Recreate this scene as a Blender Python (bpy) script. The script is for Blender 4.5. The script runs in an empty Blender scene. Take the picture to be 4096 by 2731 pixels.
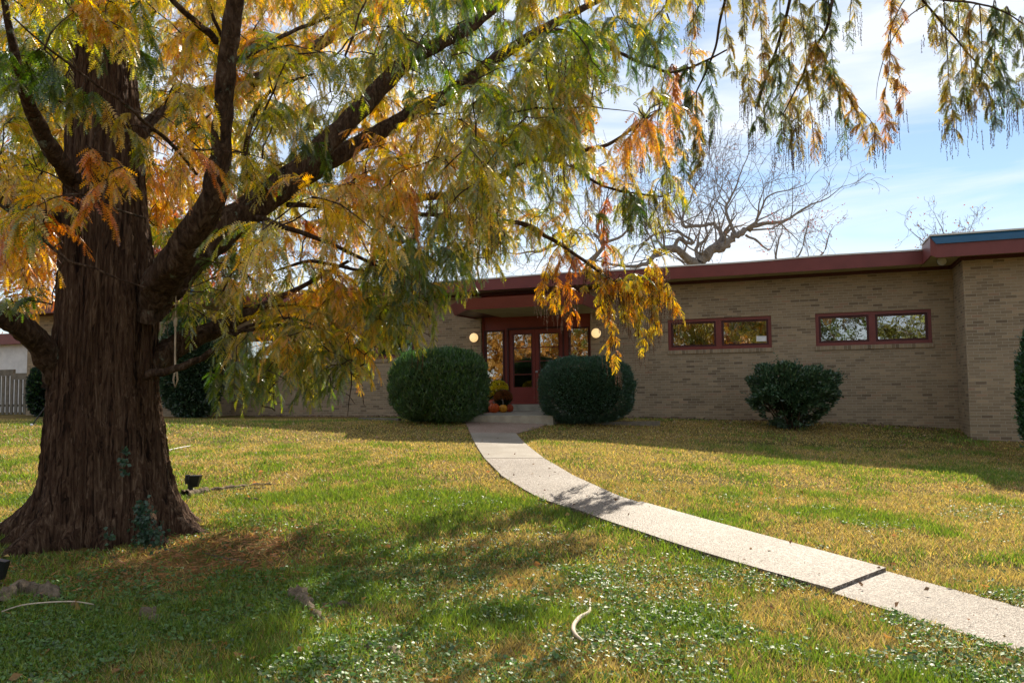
import bpy, math, random
import numpy as np
from mathutils import Matrix, Vector
R = math.radians
random.seed(7); rng = np.random.default_rng(11)
S = bpy.context.scene
COL = S.collection

# ------------------------------------------------------------------ camera
F = 3186.0; CX, CY = 2048.0, 1365.5; EYE = 1.7
PITCH, ROLL = R(3.46), 0.0130
cam_d = bpy.data.cameras.new('camera'); cam = bpy.data.objects.new('camera', cam_d); COL.objects.link(cam)
cam_d.sensor_width = 36; cam_d.lens = F / 4096 * 36; cam_d.clip_start = 0.05; cam_d.clip_end = 3000
MROT = Matrix.Rotation(R(90) + PITCH, 3, 'X') @ Matrix.Rotation(-ROLL, 3, 'Z')
cam.matrix_world = Matrix.Translation((0, 0, EYE)) @ MROT.to_4x4()
S.camera = cam
MR = np.array(MROT)

# ------------------------------------------------------------------ sky, sun, exposure
SUN_EL = R(37.5); SX, SY = .37, .93                       # the sun stands beyond the building, a little to the right
SUN_AZ = math.atan2(SX, SY)
w = bpy.data.worlds.new('World'); S.world = w; w.use_nodes = True
nt = w.node_tree; N = nt.nodes; L = nt.links; N.clear()
sky = N.new('ShaderNodeTexSky'); sky.sky_type = 'NISHITA'; sky.sun_disc = False
sky.sun_elevation = SUN_EL; sky.sun_rotation = SUN_AZ; sky.air_density = 1.0; sky.dust_density = 0.1; sky.ozone_density = 2.0
tc = N.new('ShaderNodeTexCoord')
mp = N.new('ShaderNodeMapping'); mp.inputs['Rotation'].default_value = (0, R(-10), R(8)); mp.inputs['Scale'].default_value = (1.1, 2.0, 11)
no = N.new('ShaderNodeTexNoise'); no.inputs['Scale'].default_value = 1.6; no.inputs['Detail'].default_value = 7; no.inputs['Roughness'].default_value = .55
no.inputs['Distortion'].default_value = .5
cr = N.new('ShaderNodeValToRGB'); cr.color_ramp.elements[0].position = .32; cr.color_ramp.elements[1].position = .60
mul = N.new('ShaderNodeMath'); mul.operation = 'MULTIPLY'; mul.inputs[1].default_value = .88
mx = N.new('ShaderNodeMix'); mx.data_type = 'RGBA'; mx.inputs['B'].default_value = (7.8, 8.2, 8.8, 1)
bg = N.new('ShaderNodeBackground'); bg.inputs['Strength'].default_value = .078
out = N.new('ShaderNodeOutputWorld')
L.new(tc.outputs['Generated'], mp.inputs['Vector']); L.new(mp.outputs[0], no.inputs['Vector']); L.new(no.outputs['Fac'], cr.inputs[0])
L.new(cr.outputs[0], mul.inputs[0]); L.new(mul.outputs[0], mx.inputs['Factor']); L.new(sky.outputs[0], mx.inputs['A'])
L.new(mx.outputs['Result'], bg.inputs[0]); L.new(bg.outputs[0], out.inputs[0])
sl = bpy.data.lights.new('sun', 'SUN'); sl.energy = 5.0; sl.angle = R(.5); sl.color = (1, .90, .74)
so = bpy.data.objects.new('sun', sl); COL.objects.link(so)
sv = Vector((SX * math.cos(SUN_EL), SY * math.cos(SUN_EL), math.sin(SUN_EL)))
so.rotation_euler = sv.to_track_quat('Z', 'Y').to_euler(); so.location = (20, 50, 40)
S.view_settings.view_transform = 'Standard'; S.view_settings.look = 'None'; S.view_settings.exposure = 0.78; S.view_settings.gamma = 1
S.render.engine = 'CYCLES'; S.cycles.use_denoising = True; S.cycles.max_bounces = 8; S.cycles.transparent_max_bounces = 8
S.cycles.sample_clamp_indirect = 6; S.cycles.sample_clamp_direct = 12

# ------------------------------------------------------------------ geometry helpers
def ray(x, y):
    return MR @ np.array([(x - CX) / F, -(y - CY) / F, -1.0])
def at(x, y, Y):                                          # point on the ray of a pixel of the 4096 px photo at forward distance Y
    r = ray(x, y); t = Y / r[1]; return np.array([r[0] * t, Y, EYE + r[2] * t])
KD = 4096 / 2352.0
def aD(x, y, Y): return at(x * KD, y * KD, Y)
GY = np.array([-400, -3, 5.6, 9, 12.4, 15.4, 17.1, 18.4, 19.2, 23, 3000.]); GZ = np.array([-.5, -.12, .22, .42, .60, .71, .80, .94, .97, .96, .95])
def gz(X, Y):
    X = np.asarray(X, float); Y = np.asarray(Y, float)
    z = (np.interp(Y - .35, GY, GZ) + np.interp(Y, GY, GZ) + np.interp(Y + .35, GY, GZ)) / 3
    z = z - .056 * np.clip(X - 1.2, 0, 9) * np.interp(Y, [1, 6, 9, 14, 16.5, 19], [.2, .55, 1, 1, .6, .45]) + .012 * np.clip(-X - 6, 0, 8)
    return z + .018 * np.sin(X * .9 + 1.3) * np.sin(Y * .7) * np.clip((17 - Y) / 6, 0, 1)
def gpt(x, y, dz=0.):                                     # where a pixel's ray meets the ground
    r = ray(x, y); t = 8.
    for _ in range(60):
        t += .6 * ((gz(r[0] * t, r[1] * t) - EYE) / r[2] - t)
    return np.array([r[0] * t, r[1] * t, float(gz(r[0] * t, r[1] * t)) + dz])
YAW = math.atan(3186 / 8548.)
DX = np.array([math.cos(YAW), -math.sin(YAW), 0.]); NN = np.array([-math.sin(YAW), -math.cos(YAW), 0.])
P0 = np.array([(2140 - CX) / F * 21.8, 21.8, 0.])
def B(u, n, z): return P0 + u * DX + n * NN + np.array([0, 0, z])
def wp(x, y, n=0.):                                       # pixel -> (u, z) on the facade plane n metres in front of the main wall
    r = ray(x, y); o = np.array([0, 0, EYE]); q = P0 + n * NN
    t = ((q - o) @ NN) / (r @ NN); p = o + r * t
    return float((p - P0) @ DX), float(p[2])

class MB:
    def __init__(s): s.v = []; s.f = []; s.uv = []
    def poly(s, pts, uvs=None):
        b = len(s.v); s.v += [tuple(map(float, p)) for p in pts]; s.f.append(tuple(range(b, b + len(pts))))
        s.uv.append(uvs if uvs else [(0, 0)] * len(pts))
    def hexa(s, c, uvf=None):                             # c: 8 corners, bottom ccw 0-3, top 4-7
        for q in ((0, 3, 2, 1), (4, 5, 6, 7), (0, 1, 5, 4), (1, 2, 6, 5), (2, 3, 7, 6), (3, 0, 4, 7)):
            p = [c[i] for i in q]; s.poly(p)
    def bbox(s, u0, u1, n0, n1, z0, z1):                  # box in building axes
        if n0 < n1: n0, n1 = n1, n0
        s.hexa([B(u0, n0, z0), B(u1, n0, z0), B(u1, n1, z0), B(u0, n1, z0), B(u0, n0, z1), B(u1, n0, z1), B(u1, n1, z1), B(u0, n1, z1)])
    def prism(s, ring, z0, z1):                           # ring: (u,n) list counter-clockwise from above
        k = len(ring)
        s.poly([B(u, n, z1) for u, n in ring]); s.poly([B(u, n, z0) for u, n in ring[::-1]])
        for i in range(k):
            a, b = ring[i], ring[(i + 1) % k]
            s.poly([B(a[0], a[1], z0), B(b[0], b[1], z0), B(b[0], b[1], z1), B(a[0], a[1], z1)])
    def box(s, c, h, rz=0):
        ca, sa = math.cos(rz), math.sin(rz)
        P = lambda a, b, z: (c[0] + a * ca - b * sa, c[1] + a * sa + b * ca, c[2] + z)
        x, y, z = h
        s.hexa([P(-x, -y, -z), P(x, -y, -z), P(x, y, -z), P(-x, y, -z), P(-x, -y, z), P(x, -y, z), P(x, y, z), P(-x, y, z)])
    def lathe(s, c, prof, k=24, lob=0, amp=0, axis=None):
        ax = Vector(axis).normalized() if axis is not None else Vector((0, 0, 1))
        q = Vector((0, 0, 1)).rotation_difference(ax); b = len(s.v)
        for r, z in prof:
            for i in range(k):
                a = 2 * math.pi * i / k; rr = r * (1 - amp * (1 - abs(math.cos(lob * a / 2))) if lob else 1)
                p = q @ Vector((rr * math.cos(a), rr * math.sin(a), z)); s.v.append((c[0] + p.x, c[1] + p.y, c[2] + p.z))
        for j in range(len(prof) - 1):
            for i in range(k):
                s.f.append((b + j * k + i, b + j * k + (i + 1) % k, b + (j + 1) * k + (i + 1) % k, b + (j + 1) * k + i)); s.uv.append([(0, 0)] * 4)
    def tube(s, pts, rad, k=8):
        pts = [np.array(p, float) for p in pts]; b = len(s.v); n = len(pts)
        up = np.array([.13, .21, .97])
        for i, p in enumerate(pts):
            t = pts[min(i + 1, n - 1)] - pts[max(i - 1, 0)]; t = t / (np.linalg.norm(t) + 1e-9)
            if abs(t @ up) > .95: up = np.array([.9, .3, .1])
            a = np.cross(t, up); a /= np.linalg.norm(a); c = np.cross(t, a)
            r = rad[i] if hasattr(rad, '__len__') else rad
            for j in range(k):
                g = 2 * math.pi * j / k; s.v.append(tuple(p + r * (a * math.cos(g) + c * math.sin(g))))
        for i in range(n - 1):
            for j in range(k):
                s.f.append((b + i * k + j, b + i * k + (j + 1) % k, b + (i + 1) * k + (j + 1) % k, b + (i + 1) * k + j)); s.uv.append([(0, 0)] * 4)
    def build(s, name, m, parent=None, smooth=False):
        me = bpy.data.meshes.new(name); me.from_pydata(s.v, [], s.f)
        if any(u is not None for u in s.uv):
            l = me.uv_layers.new(name='UVMap'); l.data.foreach_set('uv', [c for f in s.uv for p in f for c in p])
        me.materials.append(m)
        if smooth: me.polygons.foreach_set('use_smooth', [True] * len(s.f))
        o = bpy.data.objects.new(name, me); COL.objects.link(o)
        if parent is not None:
            o.parent = parent; o.matrix_parent_inverse = parent.matrix_world.inverted()
        return o
def npmesh(name, V, Fc, m, parent=None, col=None, smooth=False):      # V (n,3) F (m,k) numpy
    me = bpy.data.meshes.new(name); V = np.ascontiguousarray(V, np.float32); k = Fc.shape[1]
    me.vertices.add(len(V)); me.vertices.foreach_set('co', V.ravel())
    me.loops.add(Fc.size); me.loops.foreach_set('vertex_index', Fc.astype(np.int32).ravel())
    me.polygons.add(len(Fc)); me.polygons.foreach_set('loop_start', np.arange(0, Fc.size, k, dtype=np.int32))
    if smooth: me.polygons.foreach_set('use_smooth', np.ones(len(Fc), bool))
    if col is not None:
        a = me.color_attributes.new('col', 'FLOAT_COLOR', 'POINT')
        c = np.ones((len(V), 4), np.float32); c[:, :3] = col; a.data.foreach_set('color', c.ravel())
    me.update(calc_edges=True); me.materials.append(m)
    o = bpy.data.objects.new(name, me); COL.objects.link(o)
    if parent is not None:
        o.parent = parent; o.matrix_parent_inverse = parent.matrix_world.inverted()
    return o
def tag(o, label, cat=None, group=None, kind=None):
    o['label'] = label
    if cat: o['category'] = cat
    if group: o['group'] = group
    if kind: o['kind'] = kind
    return o
def thing(name, loc, label, cat, group=None):
    o = bpy.data.objects.new(name, None); COL.objects.link(o); o.location = tuple(map(float, loc)); o.empty_display_size = .2
    o.matrix_world = Matrix.Translation(o.location)
    return tag(o, label, cat, group)
def copy_tree(o, loc, parent=None):
    c = o.copy(); COL.objects.link(c)
    if parent is not None: c.parent = parent
    else: c.location = tuple(map(float, loc))
    for ch in [q for q in bpy.data.objects if q.parent == o]: copy_tree(ch, None, c)
    return c

# ------------------------------------------------------------------ materials
def mat(name, base=(.5, .5, .5), rough=.7, spec=.3, metal=0.):
    m = bpy.data.materials.new(name); m.use_nodes = True; b = m.node_tree.nodes['Principled BSDF']
    b.inputs['Base Color'].default_value = (*base, 1); b.inputs['Roughness'].default_value = rough
    b.inputs['Specular IOR Level'].default_value = spec; b.inputs['Metallic'].default_value = metal
    return m, m.node_tree, b
def noise_col(nt, b, stops, scale=5, det=6, dist=0, vec=None, mapping=None, rough=.6):
    tcn = nt.nodes.new('ShaderNodeTexCoord'); n = nt.nodes.new('ShaderNodeTexNoise'); r = nt.nodes.new('ShaderNodeValToRGB')
    n.inputs['Scale'].default_value = scale; n.inputs['Detail'].default_value = det; n.inputs['Distortion'].default_value = dist; n.inputs['Roughness'].default_value = rough
    src = tcn.outputs['Object']
    if mapping:
        m = nt.nodes.new('ShaderNodeMapping'); m.inputs['Scale'].default_value = mapping; nt.links.new(src, m.inputs[0]); src = m.outputs[0]
    nt.links.new(src, n.inputs['Vector']); nt.links.new(n.outputs['Fac'], r.inputs[0])
    e = r.color_ramp.elements
    while len(e) < len(stops): e.new(.5)
    for i, (p, c) in enumerate(stops): e[i].position = p; e[i].color = (*c, 1)
    if b is not None: nt.links.new(r.outputs[0], b.inputs['Base Color'])
    return n, r, src
def add_bump(nt, b, h, strength=.3, dist=.01):
    k = nt.nodes.new('ShaderNodeBump'); k.inputs['Strength'].default_value = strength; k.inputs['Distance'].default_value = dist
    nt.links.new(h, k.inputs['Height']); nt.links.new(k.outputs[0], b.inputs['Normal']); return k
def paint(name, c, rough=.5, var=.12, scale=3, spec=.35):
    m, nt, b = mat(name, c, rough, spec)
    d = tuple(x * (1 - var) for x in c); e = tuple(min(1, x * (1 + var)) for x in c)
    n, r, s = noise_col(nt, b, [(.3, d), (.7, e)], scale, 8)
    n2 = nt.nodes.new('ShaderNodeTexNoise'); n2.inputs['Scale'].default_value = 90; nt.links.new(s, n2.inputs['Vector'])
    add_bump(nt, b, n2.outputs['Fac'], .15, .004)
    return m

def brick_mat(name, bw=.215, bh=.0645, mort=.0085, soldier=False):
    m, nt, b = mat(name, (.3, .25, .17), .88, .2); N = nt.nodes; L = nt.links
    def M(op, a, c=None, v=None):
        k = N.new('ShaderNodeMath'); k.operation = op
        for i, x in enumerate((a, c)):
            if x is None: continue
            if isinstance(x, (int, float)): k.inputs[i].default_value = x
            else: L.new(x, k.inputs[i])
        return k.outputs[0]
    uv = N.new('ShaderNodeUVMap'); sp = N.new('ShaderNodeSeparateXYZ'); L.new(uv.outputs[0], sp.inputs[0])
    U, V = sp.outputs[0], sp.outputs[1]
    v = M('DIVIDE', V, bh); row = M('FLOOR', v); fv = M('FRACT', v)
    wr = N.new('ShaderNodeTexWhiteNoise'); wr.noise_dimensions = '1D'; L.new(row, wr.inputs['W'])
    off = M('MULTIPLY', M('MODULO', row, 2.0), .5); off = M('ADD', off, M('MULTIPLY', wr.outputs['Value'], .16))
    u = M('ADD', M('DIVIDE', U, bw), off); colm = M('FLOOR', u); fu = M('FRACT', u)
    cmb = N.new('ShaderNodeCombineXYZ'); L.new(colm, cmb.inputs[0]); L.new(row, cmb.inputs[1])
    wn = N.new('ShaderNodeTexWhiteNoise'); wn.noise_dimensions = '2D'; L.new(cmb.outputs[0], wn.inputs['Vector'])
    r = N.new('ShaderNodeValToRGB'); e = r.color_ramp.elements; r.color_ramp.interpolation = 'LINEAR'
    st = [(0, (.17, .122, .08)), (.05, (.21, .155, .10)), (.14, (.255, .190, .121)), (.5, (.295, .220, .140)), (.85, (.33, .247, .156)), (.95, (.37, .27, .168)), (1, (.31, .20, .13))]
    while len(e) < len(st): e.new(.5)
    for i, (p, c) in enumerate(st): e[i].position = p; e[i].color = (*c, 1)
    L.new(wn.outputs['Value'], r.inputs[0])
    # slow blotches over the wall
    n1 = N.new('ShaderNodeTexNoise'); n1.inputs['Scale'].default_value = .9; n1.inputs['Detail'].default_value = 5; L.new(uv.outputs[0], n1.inputs['Vector'])
    n2 = N.new('ShaderNodeTexNoise'); n2.inputs['Scale'].default_value = 70; n2.inputs['Detail'].default_value = 3; L.new(uv.outputs[0], n2.inputs['Vector'])
    k = M('ADD', M('MULTIPLY', n1.outputs['Fac'], .5), M('MULTIPLY', n2.outputs['Fac'], .5)); k = M('ADD', k, .5)
    mm = N.new('ShaderNodeMix'); mm.data_type = 'RGBA'; mm.blend_type = 'MULTIPLY'; mm.inputs['Factor'].default_value = 1
    cc = N.new('ShaderNodeCombineColor'); [L.new(k, cc.inputs[i]) for i in range(3)]
    L.new(r.outputs[0], mm.inputs['A']); L.new(cc.outputs[0], mm.inputs['B'])
    mu, mv = mort / bw, mort / bh
    mask = M('MAXIMUM', M('LESS_THAN', fu, mu), M('LESS_THAN', fv, mv))
    fin = N.new('ShaderNodeMix'); fin.data_type = 'RGBA'; L.new(mask, fin.inputs['Factor']); L.new(mm.outputs['Result'], fin.inputs['A'])
    fin.inputs['B'].default_value = (.36, .31, .23, 1)
    L.new(fin.outputs['Result'], b.inputs['Base Color'])
    hh = M('SUBTRACT', M('MULTIPLY', n2.outputs['Fac'], .4), mask); add_bump(nt, b, hh, .5, .006)
    return m
BRICK = brick_mat('brick_tan'); SILLB = brick_mat('brick_sill', .085, .30, .010)
MAROON = paint('maroon_fascia_paint', (.175, .042, .036), .42); DOORP = paint('maroon_door_paint', (.21, .036, .025), .45)
DARKRED = paint('dark_red_trim', (.06, .013, .013), .5); BLUE = paint('blue_metal', (.022, .10, .19), .4); SOFF = paint('soffit_paint', (.42, .39, .24), .7)
DRIP = paint('white_drip_edge', (.62, .60, .56), .45); WHITE = paint('white_stucco', (.66, .62, .58), .8); CONC = paint('concrete', (.34, .31, .25), .85, .25, 4)
BLACK = paint('black_metal', (.012, .013, .014), .4); STEEL = paint('steel', (.4, .4, .4), .3); ROOFM = paint('roof_membrane', (.35, .34, .32), .8)
PAPER = paint('paper', (.85, .85, .85), .8, .02); INT = paint('interior_wall', (.12, .08, .05), .9); WOODI = paint('interior_wood', (.35, .17, .05), .7)
TIMB = paint('weathered_timber', (.17, .145, .11), .9, .3, 6)

m, nt_, b_ = mat('window_glass', (.02, .02, .02), .02); GLASS = m
N = nt_.nodes; L = nt_.links; N.remove(b_)
gl = N.new('ShaderNodeBsdfGlossy'); gl.inputs['Roughness'].default_value = .0; gl.inputs['Color'].default_value = (.95, .97, 1, 1)
tr = N.new('ShaderNodeBsdfTransparent'); tr.inputs['Color'].default_value = (.8, .83, .8, 1)
ms = N.new('ShaderNodeMixShader'); ms.inputs[0].default_value = .34
L.new(tr.outputs[0], ms.inputs[1]); L.new(gl.outputs[0], ms.inputs[2]); L.new(ms.outputs[0], N['Material Output'].inputs[0])
tcn = N.new('ShaderNodeTexCoord'); nn = N.new('ShaderNodeTexNoise'); nn.inputs['Scale'].default_value = 2.5; nn.inputs['Detail'].default_value = 3; bp = N.new('ShaderNodeBump')
bp.inputs['Strength'].default_value = .25; bp.inputs['Distance'].default_value = .006
L.new(tcn.outputs['Object'], nn.inputs['Vector']); L.new(nn.outputs['Fac'], bp.inputs['Height']); L.new(bp.outputs[0], gl.inputs['Normal'])

def leaf_mat(name, rough=.45, trans=.45, gloss=.08, val=1.35):
    m = bpy.data.materials.new(name); m.use_nodes = True; N = m.node_tree.nodes; L = m.node_tree.links
    N.remove(N['Principled BSDF'])
    a = N.new('ShaderNodeAttribute'); a.attribute_name = 'col'
    d = N.new('ShaderNodeBsdfDiffuse'); t = N.new('ShaderNodeBsdfTranslucent'); g = N.new('ShaderNodeBsdfGlossy'); g.inputs['Roughness'].default_value = rough
    g.inputs['Color'].default_value = (1, 1, 1, 1)
    m1 = N.new('ShaderNodeMixShader'); m1.inputs[0].default_value = trans; m2 = N.new('ShaderNodeMixShader'); m2.inputs[0].default_value = gloss
    hs = N.new('ShaderNodeHueSaturation'); hs.inputs['Saturation'].default_value = 1.1; hs.inputs['Value'].default_value = val
    L.new(a.outputs['Color'], d.inputs[0]); L.new(a.outputs['Color'], hs.inputs['Color']); L.new(hs.outputs[0], t.inputs[0])
    L.new(d.outputs[0], m1.inputs[1]); L.new(t.outputs[0], m1.inputs[2]); L.new(m1.outputs[0], m2.inputs[1]); L.new(g.outputs[0], m2.inputs[2])
    L.new(m2.outputs[0], N['Material Output'].inputs[0]); return m
FOL = leaf_mat('feathery_leaves', .34, .60, .09, 1.95); SHRUBM = leaf_mat('shrub_leaves', .35, .30, .06); GRASSM = leaf_mat('grass_blades', .5, .45, .03)
COVERM = leaf_mat('ground_cover_leaves', .45, .40, .05); DRYM = leaf_mat('dry_leaves', .6, .35, .03)
def bark_mat(name, stops, sc=(9, 9, 1.3), bump=.9, dist=.03, lichen=False, rough=.9):
    m, nt, b = mat(name, (.1, .06, .04), rough, .15)
    n, r, s = noise_col(nt, b, stops, 2.2, 10, 1.2, mapping=sc)
    n2 = nt.nodes.new('ShaderNodeTexNoise'); n2.inputs['Scale'].default_value = 6; n2.inputs['Detail'].default_value = 8; nt.links.new(s, n2.inputs['Vector'])
    ad = nt.nodes.new('ShaderNodeMath'); ad.operation = 'ADD'; nt.links.new(n.outputs['Fac'], ad.inputs[0]); nt.links.new(n2.outputs['Fac'], ad.inputs[1])
    add_bump(nt, b, ad.outputs[0], bump, dist)
    if lichen:
        tcn = nt.nodes.new('ShaderNodeTexCoord'); n3 = nt.nodes.new('ShaderNodeTexNoise'); n3.inputs['Scale'].default_value = 7; n3.inputs['Detail'].default_value = 7; n3.inputs['Roughness'].default_value = .75
        nt.links.new(tcn.outputs['Object'], n3.inputs['Vector'])
        rr = nt.nodes.new('ShaderNodeValToRGB'); rr.color_ramp.elements[0].position = .60; rr.color_ramp.elements[1].position = .66; nt.links.new(n3.outputs['Fac'], rr.inputs[0])
        mx = nt.nodes.new('ShaderNodeMix'); mx.data_type = 'RGBA'; nt.links.new(rr.outputs[0], mx.inputs['Factor']); nt.links.new(r.outputs[0], mx.inputs['A']); mx.inputs['B'].default_value = (.17, .20, .15, 1)
        nt.links.new(mx.outputs['Result'], b.inputs['Base Color'])
    return m
BARK = bark_mat('fibrous_bark', [(.34, (.014, .007, .0045)), (.45, (.066, .034, .020)), (.58, (.135, .080, .050)), (.72, (.29, .195, .13))], (11, 11, .8), 1, .06)
BARKL = bark_mat('limb_bark', [(.32, (.022, .013, .008)), (.52, (.075, .045, .029)), (.72, (.17, .12, .085))], (8, 8, 3), 1, .03, True)
ROOTB = bark_mat('root_bark', [(.3, (.06, .045, .03)), (.7, (.26, .20, .14))], (6, 6, 6), .8, .02)
GREYB = bark_mat('grey_bark', [(.3, (.12, .10, .085)), (.7, (.32, .28, .24))], (3, 3, 3), .6, .03)
exec_later = []

# ------------------------------------------------------------------ ground
def ground_mat():
    m, nt, b = mat('lawn_soil', (.2, .15, .07), .95, .1); N = nt.nodes; L = nt.links
    n, r, s = noise_col(nt, None, [(.36, (.12, .11, .03)), (.5, (.27, .19, .06)), (.64, (.38, .25, .09))], .55, 9, .6)
    n2 = N.new('ShaderNodeTexNoise'); n2.inputs['Scale'].default_value = 38; n2.inputs['Detail'].default_value = 8; n2.inputs['Roughness'].default_value = .8; L.new(s, n2.inputs['Vector'])
    r2 = N.new('ShaderNodeValToRGB'); r2.color_ramp.elements[0].position = .34; r2.color_ramp.elements[0].color = (.22, .24, .2, 1); r2.color_ramp.elements[1].position = .62; r2.color_ramp.elements[1].color = (1.25, 1.2, 1.15, 1)
    L.new(n2.outputs['Fac'], r2.inputs[0])
    x = N.new('ShaderNodeMix'); x.data_type = 'RGBA'; x.blend_type = 'MULTIPLY'; x.inputs['Factor'].default_value = 1
    L.new(r.outputs[0], x.inputs['A']); L.new(r2.outputs[0], x.inputs['B']); L.new(x.outputs['Result'], b.inputs['Base Color'])
    add_bump(nt, b, n2.outputs['Fac'], 1, .05); return m
xs = np.unique(np.concatenate([np.linspace(-1500, -40, 12), np.linspace(-40, -12, 29), np.linspace(-12, 14, 105), np.linspace(14, 40, 27), np.linspace(40, 1500, 12)]))
ys = np.unique(np.concatenate([np.linspace(-400, -6, 10), np.linspace(-6, 24, 121), np.linspace(24, 60, 19), np.linspace(60, 2500, 14)]))
GX, GYY = np.meshgrid(xs, ys); V = np.stack([GX, GYY, gz(GX, GYY)], -1).reshape(-1, 3)
nx_, ny_ = len(xs), len(ys); idx = np.arange(nx_ * ny_).reshape(ny_, nx_)
Fc = np.stack([idx[:-1, :-1], idx[:-1, 1:], idx[1:, 1:], idx[1:, :-1]], -1).reshape(-1, 4)
g = npmesh('ground', V, Fc, ground_mat(), smooth=True); tag(g, 'lawn ground sloping gently up to the brick building', kind='structure')

# ------------------------------------------------------------------ path (curved, slabs)
PL = [(1862, 1692), (1882, 1737), (1903, 1783), (1938, 1839), (1998, 1899), (2015, 1914), (2121, 1979), (2186, 2009), (2278, 2041), (2449, 2105), (2700, 2190), (3000, 2283), (3326, 2377), (3640, 2477), (4096, 2621), (4420, 2745)]
PR = [(2216, 1692), (2063, 1737), (2108, 1785), (2176, 1839), (2262, 1889), (2300, 1911), (2425, 1968), (2480, 1992), (2570, 2021), (2740, 2069), (2967, 2133), (3230, 2205), (3544, 2291), (3800, 2362), (4096, 2440), (4420, 2530)]
plw = [gpt(x, y) for x, y in PL]; prw = [gpt(x, y) for x, y in PR]
def agg_mat(name, c0, c1, c2, sc=95):
    m, nt, b = mat(name, c1, .8, .3); N = nt.nodes; L = nt.links
    tcn = N.new('ShaderNodeTexCoord'); v = N.new('ShaderNodeTexVoronoi'); v.inputs['Scale'].default_value = sc; L.new(tcn.outputs['Object'], v.inputs['Vector'])
    r = N.new('ShaderNodeValToRGB'); e = r.color_ramp.elements; e.new(.5)
    sp = N.new('ShaderNodeSeparateColor'); L.new(v.outputs['Color'], sp.inputs[0]); L.new(sp.outputs[0], r.inputs[0])
    for i, (p, c) in enumerate([(0, c0), (.55, c1), (1, c2)]): e[i].position = p; e[i].color = (*c, 1)
    n = N.new('ShaderNodeTexNoise'); n.inputs['Scale'].default_value = 1.6; n.inputs['Detail'].default_value = 8; L.new(tcn.outputs['Object'], n.inputs['Vector'])
    rr = N.new('ShaderNodeValToRGB'); rr.color_ramp.elements[0].position = .3; rr.color_ramp.elements[0].color = (.72, .68, .62, 1); rr.color_ramp.elements[1].position = .65; rr.color_ramp.elements[1].color = (1, 1, 1, 1); L.new(n.outputs['Fac'], rr.inputs[0])
    x = N.new('ShaderNodeMix'); x.data_type = 'RGBA'; x.blend_type = 'MULTIPLY'; x.inputs['Factor'].default_value = 1; L.new(r.outputs[0], x.inputs['A']); L.new(rr.outputs[0], x.inputs['B']); L.new(x.outputs['Result'], b.inputs['Base Color'])
    add_bump(nt, b, v.outputs['Distance'], .7, .006); b.inputs['Roughness'].default_value = .6; return m
AGG = agg_mat('exposed_aggregate', (.08, .06, .045), (.21, .165, .125), (.46, .40, .34))
AGGP = agg_mat('pinkish_aggregate', (.20, .13, .10), (.30, .21, .16), (.40, .31, .25)); SLAB = agg_mat('smooth_concrete', (.25, .21, .165), (.28, .24, .19), (.32, .28, .225), 60)
def subdiv(a, n=6):
    o = []
    for i in range(len(a) - 1):
        p0 = a[max(i - 1, 0)]; p1 = a[i]; p2 = a[i + 1]; p3 = a[min(i + 2, len(a) - 1)]
        for k in range(n):
            t = k / n; o.append(.5 * ((2 * p1) + (-p0 + p2) * t + (2 * p0 - 5 * p1 + 4 * p2 - p3) * t * t + (-p0 + 3 * p1 - 3 * p2 + p3) * t ** 3))
    o.append(a[-1]); return o
def slab(i0, i1, m, name, lab, lift=.03, gap=.0):
    a = subdiv(plw[i0:i1 + 1], 6); c = subdiv(prw[i0:i1 + 1], 6); mb = MB(); K = 5; T = []
    for p, q in zip(a, c):
        row = []
        for k in range(K):
            e = p + (q - p) * (k / (K - 1)); row.append(np.array([e[0], e[1], float(gz(e[0], e[1])) + lift]))
        T.append(row)
    if gap:
        T[0] = [t + (T[1][k] - t) * gap for k, t in enumerate(T[0])]
    dn = np.array([0, 0, -.12])
    for i in range(len(T) - 1):
        for k in range(K - 1): mb.poly([T[i][k], T[i + 1][k], T[i + 1][k + 1], T[i][k + 1]])
        mb.poly([T[i][0] + dn, T[i + 1][0] + dn, T[i + 1][0], T[i][0]]); mb.poly([T[i][-1], T[i + 1][-1], T[i + 1][-1] + dn, T[i][-1] + dn])
    for e in (T[0], T[-1]): mb.poly([e[0], e[-1], e[-1] + dn, e[0] + dn])
    o = mb.build(name, m); tag(o, lab, kind='structure'); return o
slab(0, 1, AGGP, 'path', 'pinkish flared slab of the path below the entrance step', .025)
slab(1, 3, SLAB, 'path', 'pale smooth slab of the path half in the building shadow', .032, .03)
slab(3, 8, AGG, 'path', 'pebbled curving stretch of path crossed by the branch shadow', .028, .02)
slab(8, 12, AGG, 'path', 'pebbled stretch of path raised above the next slab', .045, .012)
slab(12, 15, AGG, 'path', 'nearest pebbled slab of the path at the right edge', .018, .035)

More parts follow.
